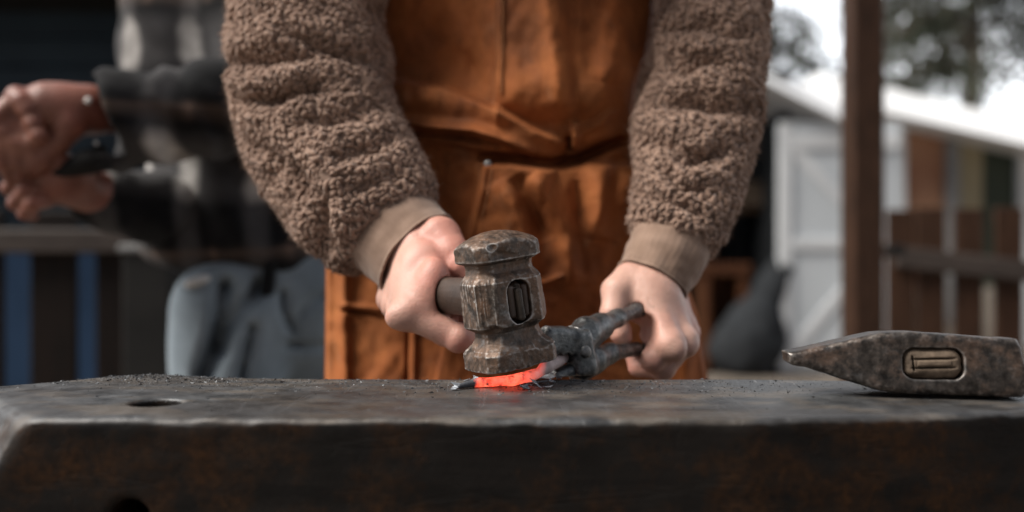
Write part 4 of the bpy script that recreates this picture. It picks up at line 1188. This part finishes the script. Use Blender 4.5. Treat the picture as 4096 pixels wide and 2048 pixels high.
def apron_depth(px, py, sides=True):
    """distance from the camera of the leather surface; px, py at D = 1.02"""
    x = (px - 2060) / FPX * 1.02
    low = sstep(450, 800, py)
    a = .205 + .085 * low
    y = 1.135 - .132 * np.sqrt(np.clip(1 - (x / a) ** 2, .01, 1)) - .012 * sstep(300, -100, py)
    y = y - .11 * sstep(-50, -760, py)
    y = y - .022 * low * np.exp(-((px - 2150) / 420.) ** 2)
    def G_(pl, w, dp, p=1.0):
        nonlocal y
        d_, s_, al = polydist(px, py, pl)
        y = y - 1.35 * dp * np.exp(-(d_ / w) ** 2) * (1 - (2 * al - 1) ** 6 * .9)
    def step(pl, w, dp, sgn, fade):
        nonlocal y
        d_, s_, al = polydist(px, py, pl)
        sd = d_ * s_ * sgn
        y = y - dp * sstep(-w, w, sd) * np.exp(-(np.maximum(sd, 0) / fade) ** 2) * (1 - (2 * al - 1) ** 8)
    if True:
        # bib bulge hanging over the waist
        y = y - .042 * np.exp(-(((px - 2330) / 330.) ** 2 + ((py - 330) / 260.) ** 2)) * sstep(640, 540, py)
        y = y + .024 * sstep(2005, 1880, px) * sstep(420, 250, py) - .012 * sstep(1968, 1992, px) * sstep(520, 400, py) * sstep(2700, 2300, px)
        G_([(2002, -200), (2000, 200), (1996, 400)], 14, .003)
        G_([(2290, -200), (2285, 150), (2300, 330), (2320, 500)], 26, -.006)
        G_([(2205, -200), (2195, 120), (2220, 300), (2255, 480)], 60, .012)
        G_([(2480, -200), (2470, 120), (2420, 330)], 75, .010)
        G_([(2350, -100), (2360, 150), (2350, 330)], 50, -.008)
        # long slanting fold from the left, its dark underside, and the rolls below it
        step([(1500, 330), (1620, 325), (1785, 348), (1980, 430), (2130, 512), (2280, 575)], 17, .040, -1, 230)
        G_([(1540, 470), (1700, 505), (1890, 520), (2030, 565), (2140, 620)], 24, .017)
        G_([(1540, 520), (1750, 540), (1930, 560), (2090, 610)], 12, -.006)
        G_([(1640, 540), (1840, 572), (1960, 600), (2080, 625)], 22, .008)
        G_([(2290, 560), (2330, 530), (2400, 500), (2470, 430)], 12, .004)
        # gathered point of the bib above the pocket
        G_([(2300, 480), (2300, 560), (2290, 600)], 22, .014)
        G_([(2275, 540), (2278, 600)], 12, -.015)
        # deep crease under the waist
        G_([(1905, 625), (2060, 632), (2200, 655), (2310, 640), (2420, 585), (2520, 550)], 20, -.028)
        step([(1900, 640), (2060, 650), (2200, 678), (2320, 660), (2440, 600), (2560, 560)], 10, .010, -1, 500)
        # lower apron, pocket and hanging folds
        px_ = sstep(1925, 1945, px + (py - 650) * .22) * sstep(640, 670, py)
        y = y - .014 * px_
        G_([(1945, 660), (1930, 760), (1895, 900), (1870, 1000)], 12, .003)
        G_([(1990, 720), (2050, 830), (2110, 960), (2130, 1100)], 42, .010)
        G_([(2120, 700), (2200, 800), (2270, 930), (2300, 1150)], 55, .017)
        G_([(2060, 700), (2130, 820), (2190, 960)], 34, -.010)
        G_([(2400, 660), (2420, 800), (2390, 960)], 60, .014)
        G_([(2300, 720), (2320, 900), (2330, 1100)], 26, -.008)
        G_([(2480, 620), (2450, 760), (2430, 940)], 30, -.008)
        G_([(1660, 1230), (1655, 1400), (1650, 1700)], 14, .005)
        G_([(1635, 1230), (1630, 1400), (1625, 1700)], 7, -.004)
        G_([(1380, 1000), (1375, 1300), (1390, 1700)], 26, .008)
        G_([(1365, 1240), (1450, 1248), (1545, 1262)], 10, -.012)
        G_([(1365, 1222), (1450, 1230), (1545, 1244)], 14, .006)
        G_([(2700, 1300), (2740, 1450), (2750, 1700)], 40, .010)
        G_([(2050, 1150), (2180, 1130), (2260, 1100)], 14, .005)
        y = y - .010 * fbm(px / 190., py / 240., 0 * px + 3, 3) - .0016 * noise3(px / 45., py / 60., 0 * px)
    return y
nu, nv = 420, 560
v = np.linspace(-760, 2700, nv); 
xl = np.interp(v, [-760, -100, 450, 620, 900, 1060, 1515, 2700], [1700, 1500, 1500, 1440, 1330, 1302, 1298, 1285])
xr = np.interp(v, [-760, -100, 60, 200, 330, 480, 620, 800, 1000, 1250, 1515, 2700], [2380, 2612, 2612, 2590, 2545, 2530, 2560, 2620, 2700, 2790, 2832, 2870])
uu = np.linspace(0, 1, nu)
PX = xl[None, :] + (xr - xl)[None, :] * uu[:, None]; PY = np.broadcast_to(v[None, :], PX.shape)
Dp = apron_depth(PX, PY)
Xw = (PX - 2048) / FPX * 1.03; Zw = CAMZ - (PY - 1024) / FPX * 1.03
Yw = Dp + .0
ed = np.minimum(uu, 1 - uu)[:, None]
Yw = Yw + .012 * (1 - sstep(0, .012, ed))
V = np.stack([Xw * Yw / 1.03, Yw, CAMZ + (Zw - CAMZ) * Yw / 1.03], -1)
Vb_ = V.copy(); Vb_[..., 1] += .0035
F0 = gridfaces(nu, nv); n0 = nu * nv
edge = np.concatenate([np.arange(nv), np.arange(1, nu) * nv + nv - 1, (np.arange(nv - 1)[::-1]) + (nu - 1) * nv, (np.arange(1, nu - 1)[::-1]) * nv])
rim = np.stack([edge, np.roll(edge, -1), np.roll(edge, -1) + n0, edge + n0], 1)
apron = link('apron', np.concatenate([V.reshape(-1, 3), Vb_.reshape(-1, 3)]), [F0, F0[:, ::-1] + n0, rim[:, ::-1]], M_leather, smith)
def on_apron(px, py, out=.002):
    d_ = float(apron_depth(np.array([float(px)]), np.array([float(py)]))[0])
    p = np.array([(px - 2048) / FPX * d_, d_ - out, CAMZ - (py - 1024) / FPX * d_]); return p
c = on_apron(1952, 657, .003)
G2 = grid(c - .007, c + .007, .0006)
M_rivet = simple('steel_rivet', (.22, .21, .20), (.34, .33, .32), 40, .5, metal=.6)
link('rivet', *surface_nets(ell(G2, c, (.0042, .0022, .0042)), c - .007, .0006), M_rivet, apron)
M_thread = simple('pale_thread', (.36, .16, .07), (.48, .24, .12), 200, .8)
def stitches(pl, step=9.0, n0=0):
    L = []
    pl = np.array(pl, float); seg = np.hypot(*(pl[1:] - pl[:-1]).T); cs = np.concatenate([[0], np.cumsum(seg)])
    s_ = 0
    while s_ < cs[-1] - step:
        a = [np.interp(s_, cs, pl[:, 0]), np.interp(s_, cs, pl[:, 1])]; b2 = [np.interp(s_ + step * .68, cs, pl[:, 0]), np.interp(s_ + step * .68, cs, pl[:, 1])]
        L.append(tube([on_apron(*a, .0004), on_apron((a[0] + b2[0]) / 2, (a[1] + b2[1]) / 2, .0012), on_apron(*b2, .0004)], [.00045, .0007, .00045], 5))
        s_ += step
    return merge(L)
link('seam', *stitches([(2012, -100), (2012, 100), (2010, 260), (2006, 380)]), M_thread, apron)
link('seam', *stitches([(2230, 512), (2300, 500), (2380, 478), (2450, 425)]), M_thread, apron)
link('seam', *stitches([(2240, 524), (2308, 512), (2390, 490), (2462, 436)]), M_thread, apron)
link('seam', *stitches([(1968, 680), (1955, 760), (1925, 890)]), M_thread, apron)
# neck and waist straps
V, F = tube(catmull([(-.08, .915, 1.385), (-.09, .94, 1.475), (-.04, 1.10, 1.50), (.06, 1.10, 1.50), (.11, .94, 1.475), (.10, .915, 1.385)], 40), [.012] * 40, 8, .25)
link('neck_strap', V, F, M_leather, apron)

# ================================================================== second person at the left, in a plaid shirt
def plaid():
    t = NT('plaid_flannel')
    w = t.noise(5, 3, .5)
    xyz = t.sep(t.map())
    wob = t.math('MULTIPLY', t.math('SUBTRACT', w, .5), .05)
    def bands(c, f, sh, lo_, hi_):
        s = t.math('FRACT', t.math('MULTIPLY', t.math('ADD', t.math('ADD', c, wob), sh), f))
        return t.ramp(s, [(lo_ - .05, 0.0), (lo_ + .08, 1.0), (hi_ - .08, 1.0), (hi_ + .05, 0.0)])
    bx = bands(xyz[0], 9.5, .06, .33, .66); bz = bands(xyz[2], 4.8, .107, .30, .70)
    lx = bands(xyz[0], 9.5, .06, .80, .90); lz = bands(xyz[2], 4.8, .107, .82, .90)
    g = t.math('ADD', bx, bz)
    c = t.ramp(t.math('MULTIPLY', g, .5), [(.0, (.0045, .005, .006)), (.5, (.060, .058, .060)), (1.0, (.50, .48, .46))])
    c = t.mix(t.math('MULTIPLY', t.ramp(t.noise(14, 5, .6), [(.40, 0.0), (.62, 1.0)]), .5), c, (.016, .015, .016))
    c = t.mix(t.math('MULTIPLY', lz, .5), c, (.13, .09, .07))
    c = t.mix(t.math('MULTIPLY', t.math('MULTIPLY', lx, lz), .7), c, (.20, .13, .10))
    return t.set(col=c, rough=.9, spec=.12, sheen=.06, nor=t.bump(t.noise(160, 4, .6), .3, .002))
M_plaid = plaid()
M_skin2 = skin_mat('weathered_skin', (.13, .048, .032), (.27, .115, .078), (.24, .06, .04))
helper = empty('person', (-.50, 1.58, 0), 'man in black and grey plaid shirt standing sideways behind the left of the anvil', 'person')
# hands and the hidden rest of the body
h = .0026; lo = np.array([-.86, 1.14, .90]); hi = np.array([-.54, 1.50, 1.20])
G = grid(lo, hi, h)
DA = 1.27
S = cone(G, P(520, 450, 1.36), P(350, 440, 1.31), .033, .030)
S = smin(S, cone(G, P(350, 440, 1.31), P(180, 430, DA + .01), .033, .030), .02)
S = smin(S, ell(G, P(210, 440, DA + .015), (.048, .026, .036)), .02)
for i, (k0, p1, p2, p3) in enumerate((((75, 395), (-10, 470), (-15, 600), (20, 660)), ((90, 440), (25, 530), (15, 650), (50, 720)), ((120, 480), (70, 570), (75, 650), (105, 700)), ((150, 520), (120, 580), (130, 650), (150, 680)))):
    pts = [P(*k0, DA - .004 + .004 * i), P(*p1, DA - .022 + .004 * i), P(*p2, DA - .015 + .004 * i), P(*p3, DA + .004 * i)]
    S = smin(S, chain(G, pts, [.0160, .0132, .0115, .0100], .003), .008)
    S = smin(S, ell(G, pts[0] + (0, -.008, .004), (.013, .012, .012)), .006)
S = smin(S, chain(G, [P(290, 500, DA + .01), P(230, 575, DA + .008), P(170, 640, DA), (P(140, 665, DA))], [.020, .0155, .013, .0105], .004), .012)
for q_ in ((82, 402), (108, 440), (132, 492), (156, 542)): S = smin(S, ell(G, P(*q_, DA - .020), (.0125, .0105, .0115)), .008)
VA = surface_nets(S + .0008 * noise3(G[0] * 60, G[1] * 60, G[2] * 60), lo, h)
DB = 1.30
Pb = lambda x, y, D: P(x, y - 28, D)
S = cone(G, P(560, 800, 1.42), P(350, 760, 1.35), .030, .028)
S = smin(S, ell(G, P(240, 712, DB + .01), (.046, .026, .034)), .02)
S = smin(S, cone(G, P(350, 760, 1.35), P(240, 718, DB + .01), .030, .030), .02)
for i, (k0, p1, p2, p3) in enumerate((((170, 680), (100, 640), (50, 700), (60, 760)), ((160, 730), (80, 720), (35, 780), (70, 830)), ((165, 780), (100, 790), (60, 840), (100, 870)), ((185, 820), (130, 840), (100, 880), (130, 890)))):
    pts = [Pb(*k0, DB - .010 + .003 * i), Pb(*p1, DB - .030 + .003 * i), Pb(*p2, DB - .020 + .003 * i), Pb(*p3, DB + .003 * i)]
    S = smin(S, chain(G, pts, [.0145, .0118, .0102, .0088], .003), .004)
S = smin(S, chain(G, [P(290, 680, DB), P(230, 640, DB - .015), P(170, 610, DB - .02), P(120, 590, DB - .02)], [.0175, .014, .0115, .009], .004), .006)
VB2 = surface_nets(S + .0008 * noise3(G[0] * 60, G[1] * 60, G[2] * 60), lo, h)
h = .013; lo = (-.75, 1.28, .80); G = grid(lo, (-.20, 1.82, 1.86), h)
TC = P(960, 500, 1.60)
S = ell(G, (TC[0], 1.60, 1.22), (.125, .125, .26)); S = smin(S, cone(G, (TC[0], 1.60, 1.44), (TC[0] - .02, 1.58, 1.58), .055, .052), .04)
S = smin(S, ell(G, (TC[0] - .03, 1.57, 1.68), (.090, .074, .108)), .02)
S = smin(S, cone(G, (TC[0] - .115, 1.56, 1.66), (TC[0] - .135, 1.56, 1.65), .012, .014), .015)
S = smin(S, ell(G, (TC[0], 1.49, 1.68), (.02, .012, .03)), .008)
S = smin(S, cone(G, (TC[0] + .03, 1.52, 1.42), P(1110, 340, 1.48), .040, .036), .03); S = smin(S, cone(G, P(1100, 400, 1.46), P(520, 450, 1.36), .036, .032), .02)
VC = surface_nets(S, lo, h)
link('body', *merge([VA, VB2, VC]), M_skin2, helper)
h = .010; lo = (-.62, 1.44, 1.56); G = grid(lo, (-.34, 1.70, 1.84), h)
S = smax(ell(G, (TC[0] - .022, 1.57, 1.692), (.098, .082, .112)), (1.67 - G[2]) - (G[0] - TC[0] + .03) * 1.3, .01)
link('hair', *surface_nets(S + .006 * noise3(G[0] * 40, G[1] * 40, G[2] * 20), lo, h), M_hair, helper)
# shirt
h = .0062; lo = np.array([-.78, 1.30, .80]); G = grid(lo, (-.17, 1.86, 1.50), h)
tc = lambda px, py, D: P(px, py, D)
S = ell(G, (TC[0] + .005, 1.60, 1.24), (.178, .150, .31))
S = smin(S, ell(G, tc(985, 925, 1.60), (.185, .170, .175), (0, 0, 0)), .06)
S = smin(S, ell(G, tc(760, 100, 1.57), (.105, .11, .17)), .05)
S = smin(S, cone(G, tc(700, 60, 1.55), tc(800, 560, 1.56), .080, .085), .05)
S = smax(S, (tc(0, 1100, 1.6)[2] + (G[0] - tc(900, 0, 1.6)[0]) * -.10) - G[2], .05)
S = smin(S, cone(G, (TC[0] + .02, 1.50, 1.44), tc(1100, 330, 1.47), .085, .075), .04)
fw = .009 * fbm(G[0] * 9, G[1] * 9, G[2] * 7 + 3, 2) + .010 * np.sin((G[0] * .9 + G[2] * .8) * 46 + 3 * noise3(G[0] * 6, G[1] * 6, G[2] * 6)) * .5
V, F = surface_nets(S + fw, lo, h)
shirt = link('shirt', V, F, M_plaid, helper)
G = grid((-.72, 1.20, .98), (-.28, 1.62, 1.22), .005)
S = chain(G, [tc(1120, 400, 1.45), tc(850, 440, 1.405), tc(600, 470, 1.36), tc(445, 485, 1.325)], [.078, .072, .066, .073], .02)
S = smax(S, (tc(392, 0, 1.32)[0] + (G[2] - tc(0, 480, 1.32)[2]) * .10 * -1 - .0) - G[0], .006)
S = smax(S, -cone(G, tc(470, 480, 1.33), tc(300, 490, 1.29), .056, .066), .004)
S = S + .006 * fbm(G[0] * 16, G[1] * 12, G[2] * 16, 3) + .004 * np.sin(G[0] * 90 + G[2] * 60 + 5 * noise3(G[0] * 12, G[1] * 12, G[2] * 12))
V, F = surface_nets(S, (-.72, 1.20, .98), .005)
link('sleeve', V, F, M_plaid, shirt)
M_cuffd = simple('dark_flannel', (.0035, .004, .005), (.010, .0105, .012), 12, .85, 80, .3)
G = grid((-.78, 1.26, .88), (-.30, 1.66, 1.10), .006)
S = chain(G, [tc(930, 900, 1.57), tc(620, 830, 1.45), tc(440, 795, 1.40), tc(330, 770, 1.37)], [.070, .054, .048, .044], .02) + .006 * fbm(G[0] * 16, G[1] * 12, G[2] * 16, 3)
V, F = surface_nets(smax(S, tc(318, 0, 1.37)[0] - G[0], .006), (-.78, 1.26, .88), .006)
link('sleeve', V, F, M_plaid, shirt)
# wrist beads
M_bead = simple('pearl_bead', (.55, .53, .50), (.75, .74, .72), 20, .35)
G2c = tc(362, 408, 1.268)
for cpt, r_ in ((tc(352, 402, 1.272), .0050), (tc(385, 572, 1.285), .0035)):
    g_ = grid(cpt - .02, cpt + .02, .0016)
    o = link('bracelet_bead', *surface_nets(ell(g_, cpt, (r_, r_ * .7, r_)), cpt - .02, .0016), M_bead)
    tag(o, 'large round white bead at the top of the plaid-shirted man\'s wrist' if r_ > .004 else 'smaller white bead at the underside of the plaid-shirted man\'s wrist', 'bead')
# a dark tool held between the hands
V, F = tube([tc(430, 630, 1.30), tc(340, 650, 1.285), tc(240, 690, 1.285), tc(150, 715, 1.29)], [.020, .018, .009, .007], 14)
tag(link('punch_tool', V, F, M_black), 'short black tool held between the hands of the man in plaid', 'tool')
# trousers
M_grey = simple('grey_workwear', (.13, .16, .185), (.25, .295, .33), 9, .85, 90, .3)
h = .0075; lo = np.array([-.74, 1.36, .02]); G = grid(lo, (-.20, 1.84, .96), h)
hc = tc(1050, 1280, 1.58)
S = ell(G, (hc[0] + .02, 1.60, .84), (.145, .14, .16))
S = smin(S, chain(G, [(hc[0] - .030, 1.50, .81), (hc[0] - .040, 1.48, .50), (hc[0] - .060, 1.52, .10)], [.098, .076, .064], .02), .03)
S = smin(S, chain(G, [(hc[0] + .075, 1.64, .82), (hc[0] + .09, 1.66, .48), (hc[0] + .08, 1.70, .10)], [.110, .080, .066], .02), .03)
ppx = 2048 + FPX * G[0] / G[1]; ppy = 1024 - FPX * (G[2] - CAMZ) / G[1]
fr_ = (G[1] < 1.56)
def crease(pl, w, dp):
    global S
    d_, s2, al = polydist(ppx, ppy, pl)
    S = S + np.where(fr_, dp * np.exp(-(d_ / w) ** 2), 0).astype(np.float32)
crease([(905, 1150), (880, 1290), (860, 1400), (820, 1510)], 34, .045)
crease([(1040, 1150), (960, 1240), (900, 1330), (880, 1390)], 36, .036)
crease([(1010, 1310), (985, 1420), (965, 1520)], 17, .026)
crease([(1130, 1170), (1135, 1250), (1170, 1320)], 14, .018)
crease([(1150, 1378), (1230, 1388), (1330, 1380)], 12, .016)
crease([(1190, 1270), (1240, 1210), (1300, 1180)], 16, .010)
V, F = surface_nets(S + .006 * fbm(G[0] * 9, G[1] * 9, G[2] * 6, 2), lo, h)
trs = link('trousers', V, F, M_grey, helper)
g_ = grid((-.56, 1.36, .82), (-.42, 1.50, .91), .004)
M_under = simple('white_undershirt', (.50, .50, .49), (.62, .61, .60), 10, .8)
pcn = tc(790, 1125, 1.425)
link('undershirt', *surface_nets(ell(g_, pcn, (.022, .025, .009), (0, -18, 0)) + .002 * noise3(g_[0] * 30, g_[1] * 30, g_[2] * 30), (-.56, 1.36, .82), .004), M_under, helper)
link('belt', *box(tc(1075, 1110, 1.455), (.020, .012, .06), (0, 6, 0), .003), M_cuffd, helper, smooth=False)
for s_, yy in ((-.060, 1.52), (.08, 1.70)):
    h = .01; lo = (hc[0] + s_ - .22, yy - .08, -.005); G = grid(lo, (hc[0] + s_ + .08, yy + .10, .17), h)
    Sb = smin(cone(G, (hc[0] + s_, yy, .06), (hc[0] + s_, yy, .12), .05, .052), cone(G, (hc[0] + s_, yy, .05), (hc[0] + s_ - .15, yy, .04), .046, .04), .04)
    link('boot', *surface_nets(smax(Sb, .002 - G[2], .005), lo, h), M_boot, helper)
